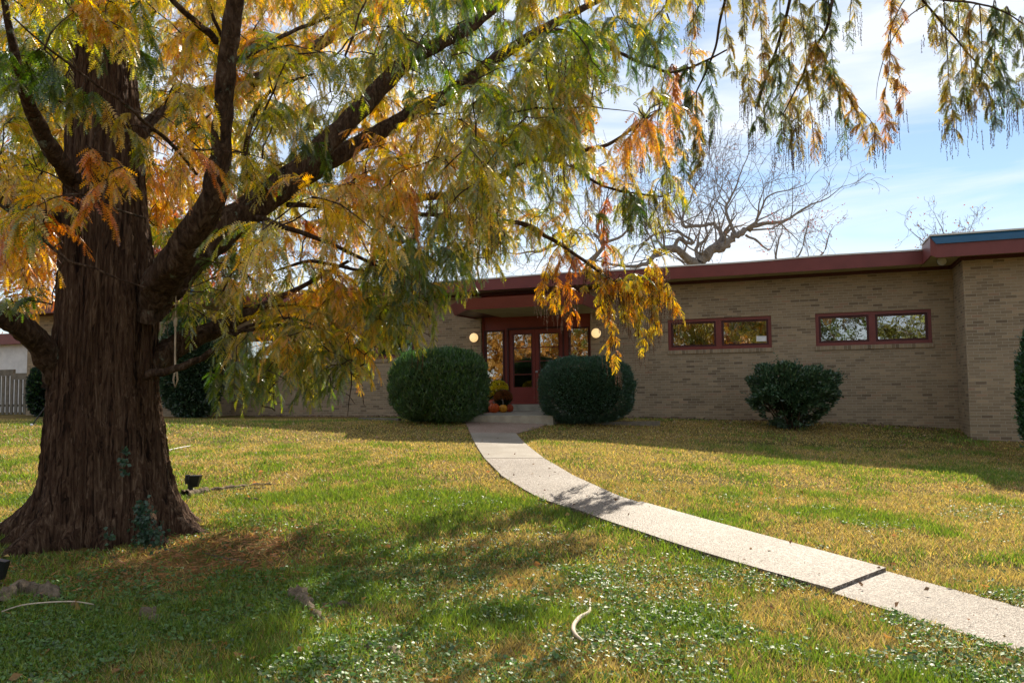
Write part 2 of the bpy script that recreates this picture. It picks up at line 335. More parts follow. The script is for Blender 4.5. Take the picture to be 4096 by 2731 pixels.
# ------------------------------------------------------------------ building
ZS = 4.44                      # soffit
bld = thing('brick_building', B(0, 0, .9), 'long low tan brick building with maroon flat roof edge and doors', 'building')
uL_corner = wp(107, 1500, 1.33)[0]; uLe = wp(824, 1225, 1.93)[0]; uLw = uLe - .68; uR = 10.18; uRe = 9.5
uDl = wp(1924, 1400)[0]; uDr = wp(2363, 1400)[0]
def wall(u0, u1, z0, z1, n, holes, th=.3, name='wall'):
    mb = MB(); us = sorted({u0, u1, *[h[0] for h in holes], *[h[1] for h in holes]}); zs = sorted({z0, z1, *[h[2] for h in holes], *[h[3] for h in holes]})
    for a, b2 in zip(us, us[1:]):
        for c, d in zip(zs, zs[1:]):
            mu, mz = (a + b2) / 2, (c + d) / 2
            if any(h[0] < mu < h[1] and h[2] < mz < h[3] for h in holes): continue
            mb.poly([B(a, n, c), B(b2, n, c), B(b2, n, d), B(a, n, d)], [(a, c), (b2, c), (b2, d), (a, d)])
            mb.poly([B(b2, n - th, c), B(a, n - th, c), B(a, n - th, d), B(b2, n - th, d)], [(b2, c), (a, c), (a, d), (b2, d)])
    for h in holes:
        a, b2, c, d = h
        for e, s_ in ((a, 1), (b2, -1)): mb.poly([B(e, n, c), B(e, n - th, c), B(e, n - th, d), B(e, n, d)][::s_], [(0, c), (th, c), (th, d), (0, d)][::s_])
        mb.poly([B(a, n, c), B(b2, n, c), B(b2, n - th, c), B(a, n - th, c)]); mb.poly([B(a, n, d), B(a, n - th, d), B(b2, n - th, d), B(b2, n, d)])
    return mb.build(name, BRICK, bld)
# windows from the photo: frame rectangles on the main wall
def rect(x0, y0, x1, y1):
    a = wp(x0, y0); b = wp(x1, y1); return a[0], b[0], b[1], a[1]
zwt = (wp(2880, 1272)[1] + wp(3495, 1243)[1]) / 2; zwb = (wp(2880, 1396)[1] + wp(3495, 1377)[1]) / 2
WIN = [(wp(2672, 1340)[0], wp(3086, 1326)[0]), (wp(3262, 1320)[0], wp(3727, 1302)[0]), (wp(1358, 1400)[0], wp(1661, 1380)[0]), (wp(965, 1400)[0], wp(1230, 1400)[0])]
holes = [(a, b, zwb, zwt) for a, b in WIN]
holes.append((uDl, uDr, .5, ZS - .001))
wall(uLw, uR, .3, ZS, 0, holes)
# protruding right wing and left wing
def wing(u0, u1, n, rets):
    wall(u0, u1, .3, ZS - .0, n, [])
    for u, s_, n0 in rets:
        mb = MB(); mb.poly([B(u, n0, .3), B(u, n, .3), B(u, n, ZS), B(u, n0, ZS)][::s_], [(n0, .3), (n, .3), (n, ZS), (n0, ZS)][::s_]); mb.build('wall', BRICK, bld)
wing(uR, uR + 9, 1.33, [(uR, 1, -.3), (uR + 9, -1, -9)])
wing(uL_corner, uLw, 1.33, [(uLw, -1, -.3), (uL_corner, 1, -9)])
mb = MB(); mb.bbox(uL_corner, uR + 9, -12, -12.25, .3, ZS)
# back wall with an opening that the lobby looks out of
mb = MB()
l0 = B(0, 0, 0)
ub0 = wp(2270, 1400, -12)[0]; ub1 = wp(2368, 1400, -12)[0]; zb1 = wp(2300, 1318, -12)[1] + .15
for a, b2, c, d in ((uL_corner, ub0, .3, ZS), (ub1, uR + 9, .3, ZS), (ub0, ub1, .3, 1.9), (ub0, ub1, zb1, ZS)): mb.bbox(a, b2, -12, -12.25, c, d)
mb.build('wall', INT, bld)
mb = MB()                                                   # lobby partitions and floor
mb.bbox(uDl - .6, uDl - .5, -.35, -11.99, .9, ZS); mb.bbox(uDr + 2.2, uDr + 2.3, -.35, -11.99, .9, ZS); mb.bbox(uL_corner, uR + 9, -.31, -11.99, .85, 1.28)
mb.bbox(uDl + 1.55, uDl + 1.62, -3, -11.9, 1.28, ZS)
mb.build('partition', INT, bld)
mb = MB(); a, z_ = wp(2275, 1378, -6); b2, z2_ = wp(2362, 1362, -6); zz = (wp(2300, 1372, -6)[1]); mb.bbox(a, b2 + .4, -6, -6.3, zz - .1, zz + .1); mb.build('lobby_shelf', WOODI, bld)
c_u, c_z = wp(2296, 1416, -5)
mb = MB(); mb.lathe(B(c_u, -5, c_z), [(.16, 0), (.15, .06), (.11, .11), (.05, .14), (.005, .145)], 20); mb.build('pendant_shade', WOODI, bld, True)
# frieze under the soffit
mb = MB(); mb.bbox(uLw + .002, uR - .002, .001, .05, ZS - .10, ZS - .02); mb.bbox(uR - .05, uR - .001, .05, 1.38, ZS - .10, ZS - .02); mb.bbox(uR, uR + 9, 1.331, 1.38, ZS - .10, ZS - .02)
mb.bbox(uL_corner, uLw, 1.331, 1.38, ZS - .10, ZS - .02); mb.build('frieze_board', DARKRED, bld)
# soffit slab, fascia, drip edge, roof
def soffit(ring): mb = MB(); mb.prism(ring, ZS - .02, ZS + .0); return mb
zf1 = ZS + .27; nO = .68
mb = MB(); mb.bbox(uLe + .002, uRe - .002, -12.6, nO - .03, ZS - .02, ZS + .01); mb.bbox(uRe + .03, uR + 9.6, -12.6, 1.90, ZS - .02, ZS + .01); mb.bbox(uL_corner - .6, uLe - .03, -12.6, 1.90, ZS - .02, ZS + .01); mb.build('soffit', SOFF, bld)
def wavy(u0, u1, n, z0, z1, m, name, th=.03, amp=.012, k=40, zo=0):
    mb = MB(); us = np.linspace(u0, u1, k + 1); wv = lambda u: amp * (math.sin(u * .83 + 1) + .6 * math.sin(u * 1.9))
    for a, b2 in zip(us, us[1:]):
        wa, wb = wv(a), wv(b2)
        mb.hexa([B(a, n, z0), B(b2, n, z0), B(b2, n - th, z0), B(a, n - th, z0), B(a, n, z1 + wa), B(b2, n, z1 + wb), B(b2, n - th, z1 + wb), B(a, n - th, z1 + wa)])
    return mb
us = (uLe + .001, uRe + .03)
wavy(us[0], us[1], nO, ZS - .03, zf1, 0, 0).build('fascia', MAROON, bld)
def drip_main():
    mb = MB(); uu = np.linspace(us[0], us[1], 41); wv = lambda u: .012 * (math.sin(u * .83 + 1) + .6 * math.sin(u * 1.9))
    for a, b2 in zip(uu, uu[1:]):
        z0a, z0b = zf1 + wv(a), zf1 + wv(b2)
        mb.hexa([B(a, nO + .02, z0a + .001), B(b2, nO + .02, z0b + .001), B(b2, nO - .06, z0b + .001), B(a, nO - .06, z0a + .001), B(a, nO + .02, z0a + .035), B(b2, nO + .02, z0b + .035), B(b2, nO - .06, z0b + .035), B(a, nO - .06, z0a + .035)])
    return mb
drip_main().build('drip_edge', DRIP, bld)
mb = MB()
for u in np.arange(us[0] + 1.5, us[1], 3.05): mb.bbox(u, u + .006, nO + .0025, nO - .01, ZS - .028, zf1 - .014)

mb = MB(); mb.bbox(uL_corner - .5, uR + 9, -12.5, nO - .07, ZS + .02, zf1 - .01); mb.bbox(uR - .4, uR + 9.5, nO - .07, 1.8, ZS + .02, zf1 - .01); mb.bbox(uL_corner - .5, uLe - .2, nO - .07, 1.8, ZS + .02, zf1 - .01)
mb.build('roof', ROOFM, bld)
# wing eaves: return fascia, slanted corner piece, front fascia, blue band, drip edge
def wing_eave(ua, ub, s_, uend):
    # ua return line, s_ = +1 wing runs to +u
    mb = MB(); e = .03 * s_
    mb.bbox(min(ua, ua + e), max(ua, ua + e), nO + .001, 1.93, ZS - .03, zf1 + .10); mb.build('fascia', MAROON, bld)
    uq = ua + .10 * s_; zb = ZS - .09
    mb = MB()
    mb.poly([B(ua, 1.931, ZS - .03), B(uq, 1.99, zb), B(uq, 1.99, zf1 - .08), B(ua, 1.931, zf1 + .08)][::s_]); mb.build('corner_board', MAROON, bld)
    mb = MB(); mb.bbox(min(uq, uend), max(uq, uend), 1.99, 1.93, zb, zf1 - .08); mb.build('fascia', MAROON, bld)
    mb = MB(); z0, z1 = zf1 - .079, zf1 + .10
    for i, (za, zb2, na, nb) in enumerate([(0, .33, 2.03, 2.02), (.34, .64, 2.005, 1.995), (.65, 1, 1.985, 1.95)]):
        A = z0 + (z1 - z0) * za; C = z0 + (z1 - z0) * zb2; p = ua + .10 * s_ * (1 - za); q = ua + .10 * s_ * (1 - zb2)
        c = [B(p, na, A), B(uend, na, A), B(uend, 1.9, A), B(p, 1.9, A), B(q, nb, C), B(uend, nb, C), B(uend, 1.9, C), B(q, 1.9, C)]
        if s_ < 0: c = [c[1], c[0], c[3], c[2], c[5], c[4], c[7], c[6]]
        mb.hexa(c)
    mb.build('blue_band', BLUE, bld)
    mb = MB(); mb.bbox(min(ua - .01 * s_, uend), max(ua - .01 * s_, uend), 1.99, 1.6, zf1 + .101, zf1 + .135); mb.bbox(min(ua - .02 * s_, ua + .05 * s_), max(ua - .02 * s_, ua + .05 * s_), 1.599, nO + .03, zf1 + .101, zf1 + .135)
    mb.build('drip_edge', DRIP, bld)
wing_eave(uRe, 0, 1, uR + 9.6); wing_eave(uLe, 0, -1, uL_corner - .6)
# windows: frame, two panes, brick sill
def window(u0, u1, z0, z1, n=0, mull=.5):
    mb = MB(); f = .075; um = u0 + (u1 - u0) * mull; nf, nb = n - .03, n - .14
    mb.bbox(u0 + .001, u1 - .001, nf, nb, z1 - f, z1 - .001); mb.bbox(u0 + .001, u1 - .001, nf, nb, z0 + .001, z0 + f)
    mb.bbox(u0 + .001, u0 + f, nf, nb, z0 + f, z1 - f); mb.bbox(u1 - f, u1 - .001, nf, nb, z0 + f, z1 - f); mb.bbox(um - .07, um + .07, nf - .005, nb, z0 + f, z1 - f)
    fr = mb.build('window', MAROON, bld)
    mb = MB(); t = .05
    for a, b2 in ((u0 + f, um - .07), (um + .07, u1 - f)):
        q0, q1, y0, y1 = a, b2, z0 + f, z1 - f; na, nb2 = n - .055, n - .12
        mb.bbox(q0 + .002, q1 - .002, na, nb2, y1 - t, y1 - .002); mb.bbox(q0 + .002, q1 - .002, na, nb2, y0 + .002, y0 + t)
        mb.bbox(q0 + .002, q0 + t, na, nb2, y0 + t, y1 - t); mb.bbox(q1 - t, q1 - .002, na, nb2, y0 + t, y1 - t)
        k = MB(); k.poly([B(q0 + t, n - .085, y0 + t), B(q1 - t, n - .085, y0 + t), B(q1 - t, n - .085, y1 - t), B(q0 + t, n - .085, y1 - t)]); k.build('pane', GLASS, fr)
    mb.build('sash', DARKRED, fr)
    mb = MB(); zs0, zs1 = z0 - .10, z0 - .001; pr = .035
    for (q, w_) in (((B(u0 - .02, n + pr, zs0), B(u1 + .02, n + pr, zs0), B(u1 + .02, n + pr, zs1 - .01), B(u0 - .02, n + pr, zs1 - .01)), 0), ((B(u0 - .02, n + pr, zs1 - .01), B(u1 + .02, n + pr, zs1 - .01), B(u1 + .02, n - .03, zs1), B(u0 - .02, n - .03, zs1)), 1)):
        mb.poly(q, [(u0, .03), (u1, .03), (u1, .13), (u0, .13)])
    mb.poly([B(u1 + .02, n + pr, zs0), B(u0 - .02, n + pr, zs0), B(u0 - .02, n, zs0), B(u1 + .02, n, zs0)], [(u1, .05), (u0, .05), (u0, .06), (u1, .06)])
    for e, s_ in ((u0 - .02, 1), (u1 + .02, -1)): mb.poly([B(e, n, zs0), B(e, n + pr, zs0), B(e, n + pr, zs1), B(e, n, zs1)][::s_], [(.02, .05), (.05, .05), (.05, .12), (.02, .12)][::s_])
    mb.build('sill', SILLB, fr); return fr
wins = [window(a, b, zwb, zwt) for a, b in WIN]
pu, pz = wp(3047, 1356, -.1)
mb = MB(); mb.bbox(pu - .125, pu + .125, -.0835, -.08, pz - .055, pz + .075); o = mb.build('paper_notice', PAPER, None); tag(o, 'white paper notice taped to the lower corner of a window', 'notice')
mb = MB()
for k in range(3): mb.bbox(pu - .10, pu - .10 + (.17, .12, .07)[k], -.0795, -.079, pz + .045 - .035 * k, pz + .048 - .035 * k)
mb.build('printed_line', BLACK, o)
# entrance: recessed maroon panel with doors and sidelights
nE = -.13
def W(x, y): return wp(1900 + x / 3.564, 1220 + y / 3.564, nE)
zdoor0 = W(700, 1412)[1]; zdt = W(860, 340)[1]; zglt = W(860, 412)[1]; zslt = W(880, 358)[1]
uS0, uS1 = W(155, 500)[0], W(397, 500)[0]; uA0, uA1 = W(485, 700)[0], W(857, 700)[0]; uB1 = W(1250, 700)[0]; uT0, uT1 = W(1355, 500)[0], W(1612, 500)[0]
zl = [W(680, y)[1] for y in (420, 600, 612, 795, 805, 982, 993, 1169)]
hs = [(uS0, uS1, zdoor0 + .12, zslt), (uT0, uT1, zdoor0 + .12, zslt), (uA0, uB1, .6, zdt)]
mb = MB(); zs = sorted({.6, ZS - .03, *[h[2] for h in hs], *[h[3] for h in hs]}); uu = sorted({uDl + .002, uDr - .002, *[h[0] for h in hs], *[h[1] for h in hs]})
for a, b2 in zip(uu, uu[1:]):
    for c, d in zip(zs, zs[1:]):
        if any(h[0] < (a + b2) / 2 < h[1] and h[2] < (c + d) / 2 < h[3] for h in hs): continue
        mb.bbox(a, b2, nE, nE - .06, c, d)
for a in (uDl + .002, uDr - .052): mb.bbox(a, a + .05, nE + .001, nE + .04, .9, ZS - .03)       # trim
ent = mb.build('entrance_panel', DOORP, bld)
mb = MB()
for (a, b2, c, d) in hs[:2]:
    t = .045
    mb.bbox(a - t, a, nE + .002, nE + .03, c - t, d + t); mb.bbox(b2, b2 + t, nE + .002, nE + .03, c - t, d + t); mb.bbox(a, b2, nE + .002, nE + .03, d, d + t); mb.bbox(a, b2, nE + .002, nE + .03, c - t, c)
mb.bbox(uA0 - .05, uB1 + .05, nE + .002, nE + .03, zdt, zdt + .05); mb.bbox(uA0 - .05, uA0 - .002, nE + .002, nE + .03, zdoor0, zdt); mb.bbox(uB1 + .002, uB1 + .05, nE + .002, nE + .03, zdoor0, zdt)
mb.build('frame', DARKRED, ent)
for i, (a, b2, c, d) in enumerate(hs[:2]):
    mb = MB(); mb.poly([B(a, nE - .03, c), B(b2, nE - .03, c), B(b2, nE - .03, d), B(a, nE - .03, d)]); mb.build('sidelight_pane', GLASS, ent)
def door(u0, u1, g0, g1, knob=None):
    mb = MB(); na, nb2 = nE - .012, nE - .055; u0 += .006; u1 -= .006
    bars = [(zdoor0 + .004, zl[7])] + [(zl[6 - 2 * k], zl[5 - 2 * k]) for k in range(3)] + [(zl[0], zdt - .006)]
    mb.bbox(u0, g0, na, nb2, zdoor0 + .004, zdt - .006); mb.bbox(g1, u1, na, nb2, zdoor0 + .004, zdt - .006)
    for c, d in bars: mb.bbox(g0, g1, na, nb2, min(c, d), max(c, d))
    for zz in (.10, .26): mb.bbox(g0, g1, na + .012, na + .001, zdoor0 + zz, zdoor0 + zz + .11)
    d = mb.build('door', DOORP, bld)
    t = .02
    mb = MB()
    mb.bbox(g0 - t, g0, na + .001, na + .012, zl[7], zl[0]); mb.bbox(g1, g1 + t, na + .001, na + .012, zl[7], zl[0]); mb.bbox(g0 - t, g1 + t, na + .001, na + .012, zl[0], zl[0] + t); mb.build('glazing_bead', DARKRED, d)
    for k in range(4):
        z1, z0 = zl[2 * k], zl[2 * k + 1]
        k2 = MB(); k2.poly([B(g0, nE - .035, z0), B(g1, nE - .035, z0), B(g1, nE - .035, z1), B(g0, nE - .035, z1)]); k2.build('pane', GLASS, d)
    if knob:
        mb = MB(); mb.lathe(B(knob[0], na, knob[1]), [(.03, 0), (.03, .01), (.012, .012), (.012, .04), (.028, .05), (.03, .065), (.02, .08), (.001, .083)], 16, axis=NN); mb.build('door_knob', STEEL, d, True)
    return d
door(uA0, uA1, W(550, 700)[0], W(802, 700)[0]); door(uA1, uB1, W(922, 700)[0], W(1190, 700)[0], (W(882, 950)[0], W(882, 950)[1]))
# canopy over the doors: plan narrows towards the lawn
zc0 = wp(1878, 1239, 2.5)[1]; zc1 = zc0 + .27
ul, ur = wp(1900, 1270, 0)[0], wp(2385, 1250, 0)[0]
ufr = wp(2326, 1171, 2.59)[0]
ring = [(ul, .002), (ul - .06, 1.25), (ul + .82, 2.5), (ufr, 2.5), (ufr - .05, 1.25), (ufr - .1, .002)]
mb = MB(); mb.prism(ring, zc0 + .03, zc1 - .02); can = mb.build('canopy', DARKRED, bld)
mb = MB()
def band(pts, o0, o1, z0, z1, m):
    for (a, b2) in zip(pts, pts[1:]):
        cx = (ul + ufr) / 2
        f = lambda p, o: (p[0] + (o if p[0] > cx else -o), p[1] + o)
        A0, B0_, A1, B1_ = f(a, o0), f(b2, o0), f(a, o1), f(b2, o1); I0, I1 = f(a, o0 - .03), f(b2, o0 - .03)
        mb.hexa([B(*A0, z0), B(*B0_, z0), B(*I1, z0), B(*I0, z0), B(*A1, z1), B(*B1_, z1), B(*I1, z1), B(*I0, z1)])
rr = [(ul - .005, .002), (ul - .06, 1.25), (ul + .82, 2.5), (ufr, 2.5), (ufr - .05, 1.25), (ufr - .1, .002)]
band(rr, .0, .09, zc0, zc1, 0); mb.build('canopy_fascia', MAROON, can)
mb = MB(); mb.bbox(ul + .82, ufr - .11, .01, 2.44, zc0 + .012, zc0 + .029); mb.build('canopy_soffit', SOFF, can)
# stoop and step
zst = zdoor0 - .155; zsb = .80
nS = 3.55
uq0, uq1 = wp(1850, 1672, nS)[0], wp(2212, 1672, nS)[0]
zst2 = wp(2040, 1662, nS)[1]
mb = MB(); mb.hexa([B(uq0, nS, zsb), B(uq1, nS, zsb), B(uq1, .002, zsb), B(uq0, .002, zsb), B(uq0, nS, zst2), B(uq1, nS, zst2), B(uq1, .002, zst), B(uq0, .002, zst)])
o = mb.build('entrance_stoop', CONC); tag(o, 'low wide concrete stoop in front of the maroon doors', 'step')
us0, us1 = uA0 - .1, uB1 + .3
mb = MB(); mb.bbox(us0, us1, .30, nE - .059, zst - .02, zdoor0 - .002); o = mb.build('door_step', CONC); tag(o, 'narrow concrete step directly under the maroon double doors', 'step')

# wall lamps (lit discs)
def lamp_mat():
    m, nt, b = mat('lamp_glass', (.9, .8, .55), .4); b.inputs['Emission Color'].default_value = (1, .66, .28, 1); b.inputs['Emission Strength'].default_value = .55; return m
LAMPG = lamp_mat()
for x, y, lab in ((1893.5, 1350, 'round glowing wall lamp on the brick left of the entrance doors'), (2383, 1332, 'round glowing wall lamp on the brick right of the entrance doors')):
    u, z = wp(x, y, .1); t = thing('wall_lamp', B(u, 0, z), lab, 'wall lamp', 'round wall lamps beside the doors')
    mb = MB(); mb.lathe(B(u, .002, z), [(.11, 0), (.125, .01), (.125, .05), (.11, .055)], 28, axis=NN); mb.build('lamp_base', STEEL, t, True)
    mb = MB(); mb.lathe(B(u, .056, z), [(.124, -.01), (.128, .02), (.115, .055), (.08, .08), (.04, .092), (.001, .095)], 28, axis=NN); mb.build('lamp_shade', LAMPG, t, True)
# flood light under the wing eave
fl = at(3768, 1045, 17.2)
t = thing('flood_light', fl + [.1, .15, .1], 'small silver flood light under the eave corner of the right wing', 'flood light')
ax = np.array([-.55, -.75, -.35])
mb = MB(); mb.lathe(fl, [(.02, -.16), (.05, -.14), (.07, -.06), (.10, 0), (.105, .012), (.095, .012)], 20, axis=ax); mb.build('housing', BLACK, t, True)
mb = MB(); mb.lathe(fl, [(.095, .010), (.06, .03), (.001, .04)], 20, axis=ax); mb.build('lens', STEEL, t, True)
mb = MB(); mb.tube([fl + np.array([.06, .09, .03]), fl + np.array([.12, .12, .09]), np.array([fl[0] + .14, fl[1] + .14, ZS - .02])], .02, 8); mb.build('bracket', BLACK, t)
# white wing and fence far left
zA = wp(50, 1336, -2.5)[1]; zB = wp(50, 1378, -2.5)[1]
ulw = uL_corner - 12
mb = MB(); mb.bbox(ulw, uL_corner - .02, -2.5, -2.8, .3, zB); o = mb.build('wall', WHITE, bld); o['label'] = 'pale rendered wall behind the wooden fence'
mb = MB(); mb.bbox(ulw, uL_corner - .02, -2.2, -2.5, zB, zA); mb.build('fascia', MAROON, bld)
nF = .3
ft = thing('wooden_fence', B(uL_corner - 1.5, nF, .9), 'weathered wooden fence of upright boards at the far left corner', 'fence')
zt = wp(30, 1478, nF)[1]; zt2 = wp(90, 1492, nF)[1]; zbb = float(gz(*B(uL_corner - 1, nF, 0)[:2])) - .03
um = wp(57, 1500, nF)[0]
for (a, b2, z1) in ((uL_corner - 5, um, zt), (um, uL_corner - .03, zt2)):
    mb = MB(); mb.bbox(a, b2 - .01, nF + .05, nF - .06, z1 - .22, z1); mb.build('top_rail', TIMB, ft)
u = uL_corner - 4.9
while u < uL_corner - .1:
    z1 = zt if u < um else zt2; mb = MB(); mb.bbox(u, u + .13, nF, nF - .03, zbb, z1 - .225); mb.build('board', TIMB, ft); u += .215
mb = MB(); mb.bbox(uL_corner - 5, uL_corner - .05, nF - .031, nF - .07, zbb + .3, zbb + .39); mb.build('rail', TIMB, ft)

# ------------------------------------------------------------------ bushes
def rot_frames(n, tilt=None):
    v = rng.normal(size=(n, 3)); v /= np.linalg.norm(v, axis=1)[:, None]; return v
def leaves(P, D, length, width, col, up=None, fold=.25):
    """diamond leaves: P base (n,3), D direction (n,3) unit, length/width (n,), col (n,3) -> V,F,C ; two tris folded along the midrib"""
    n = len(P); rnd = rot_frames(n); side = np.cross(D, rnd); side /= np.linalg.norm(side, axis=1)[:, None] + 1e-9; nor = np.cross(side, D)
    l = np.broadcast_to(length, (n,))[:, None]; w_ = np.broadcast_to(width, (n,))[:, None]
    a = P; b = P + D * l * .5 + side * w_ * .5 + nor * w_ * fold; c = P + D * l; d = P + D * l * .5 - side * w_ * .5 + nor * w_ * fold
    V = np.stack([a, b, c, d], 1).reshape(-1, 3); i = np.arange(n)[:, None] * 4
    Fc = np.concatenate([i + np.array([[0, 1, 2]]), i + np.array([[0, 2, 3]])], 1).reshape(-1, 3); C = np.repeat(col, 4, 0); return V, Fc, C
def merge(parts):
    Vs, Fs, Cs = [], [], []; o = 0
    for V, Fc, C in parts: Vs.append(V); Fs.append(Fc + o); Cs.append(C); o += len(V)
    return np.concatenate(Vs), np.concatenate(Fs), np.concatenate(Cs)
def colvar(n, base, amp=.3, hue=.12):
    k = 1 + amp * rng.normal(size=(n, 1)) * .6; c = np.array(base)[None] * np.clip(k, .35, 2.) * (1 + hue * rng.normal(size=(n, 3)) * .6); return np.clip(c, .002, 1)
def bush(cen, half, base_z, n, lab, cat='bush', leaf=(.05, .02), base=(.022, .055, .016), power=2.6, upw=.8, lump=.08, name='evergreen_bush', group=None, stems=False, clus=0, tip=(.06, .13, .03), lowcut=.0, holes=0, stray=1.):
    """superellipsoid shell of leaves"""
    ax, ay, az = half; d = rng.normal(size=(n, 3)); d /= np.linalg.norm(d, axis=1)[:, None]
    k = (np.abs(d[:, 0]) ** power + np.abs(d[:, 1]) ** power + np.abs(d[:, 2]) ** power) ** (-1 / power)
    f = np.array([[2.1, 1.3, 3.1], [4.7, 3.9, 1.7], [7.3, -5.1, 6.2], [-3.3, 6.1, 9.2], [13., 7, -11], [-9, 14, 12]]); ph = rng.uniform(0, 6.3, 6)
    lumpv = sum(np.sin(d @ q * 1.2 + p) * (1. if i < 4 else .5) for i, (q, p) in enumerate(zip(f, ph))) / 3
    depth = np.abs(rng.normal(size=n)) * .07
    g2 = np.sin(d @ np.array([31., 17, 9]) + 1) * np.sin(d @ np.array([-13., 29, 21])) + np.sin(d @ np.array([53., -31, 37])) * .6
    rad = k * (1 + lump * lumpv - depth + .028 * g2)
    P = d * rad[:, None] * np.array([ax, ay, az]) + np.array([0, 0, 0])
    keep = P[:, 2] > -az * (1 - lowcut)
    if stems:
        keep &= (np.hypot(P[:, 0] / ax, P[:, 1] / ay) < 1.05 * np.clip((P[:, 2] + az) / az, .0, 2) ** .6 + .14)
    if holes: keep &= ~((lumpv < -.55) & (rng.random(n) < holes))
    P, d, depth, lumpv = P[keep], d[keep], depth[keep], lumpv[keep]; n = len(P)
    D = d * (1 - upw) + np.array([0, 0, upw]) + rng.normal(size=(n, 3)) * .35; D /= np.linalg.norm(D, axis=1)[:, None]
    L_ = leaf[0] * rng.uniform(.6, 1.4, n); W_ = leaf[1] * rng.uniform(.7, 1.3, n)
    C = colvar(n, base); tp = rng.random(n) < .22; C[tp] = colvar(tp.sum(), tip)
    th = thing(name, (cen[0], cen[1], base_z), lab, cat, group)
    ns = int(n * .012); ii = rng.choice(n, ns); ex_P, ex_D, ex_C = [], [], []
    for j in ii:
        dd = D[j] * .6 + d[j] * .4 + rng.normal(size=3) * .2; dd /= np.linalg.norm(dd); ln_ = rng.uniform(.05, .16) * stray
        for k in range(8): ex_P.append(P[j] + dd * ln_ * k / 7); e = dd + rng.normal(size=3) * .55; ex_D.append(e / np.linalg.norm(e)); ex_C.append(C[j])
    P = np.concatenate([P, ex_P]); D = np.concatenate([D, ex_D]); C = np.concatenate([C, ex_C]); L_ = np.concatenate([L_, rng.uniform(.5, 1, len(ex_P)) * leaf[0]]); W_ = np.concatenate([W_, rng.uniform(.6, 1, len(ex_P)) * leaf[1]])
    V, Fc, C2 = leaves(P + np.array(cen), D, L_, W_, C)
    npmesh('foliage', V, Fc, SHRUBM, th, C2)
    # solid dark core: blocks see-through, the bush's inner shade put into its colour
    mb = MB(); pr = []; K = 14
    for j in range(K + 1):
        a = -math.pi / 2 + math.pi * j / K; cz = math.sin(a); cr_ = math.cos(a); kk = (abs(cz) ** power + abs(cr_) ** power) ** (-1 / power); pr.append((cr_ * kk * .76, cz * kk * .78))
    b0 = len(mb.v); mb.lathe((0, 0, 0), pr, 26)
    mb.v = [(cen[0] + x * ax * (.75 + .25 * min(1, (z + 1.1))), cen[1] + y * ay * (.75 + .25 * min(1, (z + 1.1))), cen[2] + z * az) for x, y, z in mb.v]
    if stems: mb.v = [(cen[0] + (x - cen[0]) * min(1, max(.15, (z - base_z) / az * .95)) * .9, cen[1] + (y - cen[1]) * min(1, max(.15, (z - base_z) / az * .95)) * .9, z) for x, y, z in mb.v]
    mb.build('dark_core', COREM, th, True)
    if stems:
        mb = MB()
        for k in range(14):
            a = rng.uniform(0, 6.28); r = rng.uniform(.3, .8)
            p0 = np.array([cen[0] + .08 * math.cos(a), cen[1] + .08 * math.sin(a), base_z - .05]); p2 = np.array([cen[0] + ax * r * math.cos(a), cen[1] + ay * r * math.sin(a), cen[2] - az * .1]); pm = (p0 + p2) / 2 + np.array([0, 0, -.05])
            mb.tube([p0, pm, p2], [.02, .014, .008], 5)
        mb.build('stem', BARKL, th)
    return th
COREM, ntt, bb = mat('core_shade', (.012, .018, .010), .95, .05); noise_col(ntt, bb, [(.3, (.006, .010, .005)), (.7, (.022, .032, .014))], 25, 6)
def bush_px(x0, x1, ytop, ybot, n, **k):
    pass
def place_bush(xc, halfw, ytop, Y, depth, **kw):
    c = at(xc, ytop, Y); g0 = float(gz(c[0], c[1])); hz = (c[2] - g0) / 2
    pxm = F / Y; return bush((c[0], Y, g0 + hz + .0), (halfw / pxm, depth, hz), g0, **kw)
place_bush(1757, 188, 1408, 18.9, .95, n=52000, leaf=(.085, .016), base=(.036, .090, .022), tip=(.10, .20, .035), upw=.8, power=3.4, lump=.075, lab='tall clipped evergreen bush with upright sprigs left of the entrance', group='clipped bushes beside the entrance')
rb = place_bush(2341, 184, 1430, 18.4, .95, n=52000, leaf=(.055, .016), base=(.034, .082, .045), tip=(.06, .13, .065), upw=.35, power=2.9, lump=.035, lab='rounded dark evergreen bush sprinkled with fallen leaves right of the entrance', group='clipped bushes beside the entrance')
place_bush(3160, 150, 1475, 18.0, .7, n=26000, leaf=(.085, .040), base=(.045, .092, .042), tip=(.10, .17, .08), upw=.35, power=2.5, lump=.26, stray=1.6, stems=True, holes=.5, lab='loose broad-leaved shrub on bare stems below the right windows', name='shrub', cat='shrub')
place_bush(770, 118, 1275, 24.0, .9, n=26000, leaf=(.10, .045), base=(.03, .065, .03), tip=(.09, .15, .07), upw=.2, power=2.3, lump=.09, lab='large dark holly shrub behind the tree trunk against the left wing', name='shrub', cat='shrub')
place_bush(185, 50, 1470, 25.0, .6, n=12000, leaf=(.09, .04), base=(.012, .03, .018), upw=.3, power=2.4, lump=.08, lab='small dark shrub at the corner next to the wooden fence', name='shrub', cat='shrub')
place_bush(4172, 85, 1300, 14.3, .5, n=16000, leaf=(.08, .03), base=(.03, .085, .035), tip=(.06, .17, .05), upw=.6, power=2.3, lump=.12, lab='dark upright shrub cut by the right edge of the view', name='shrub', cat='shrub')
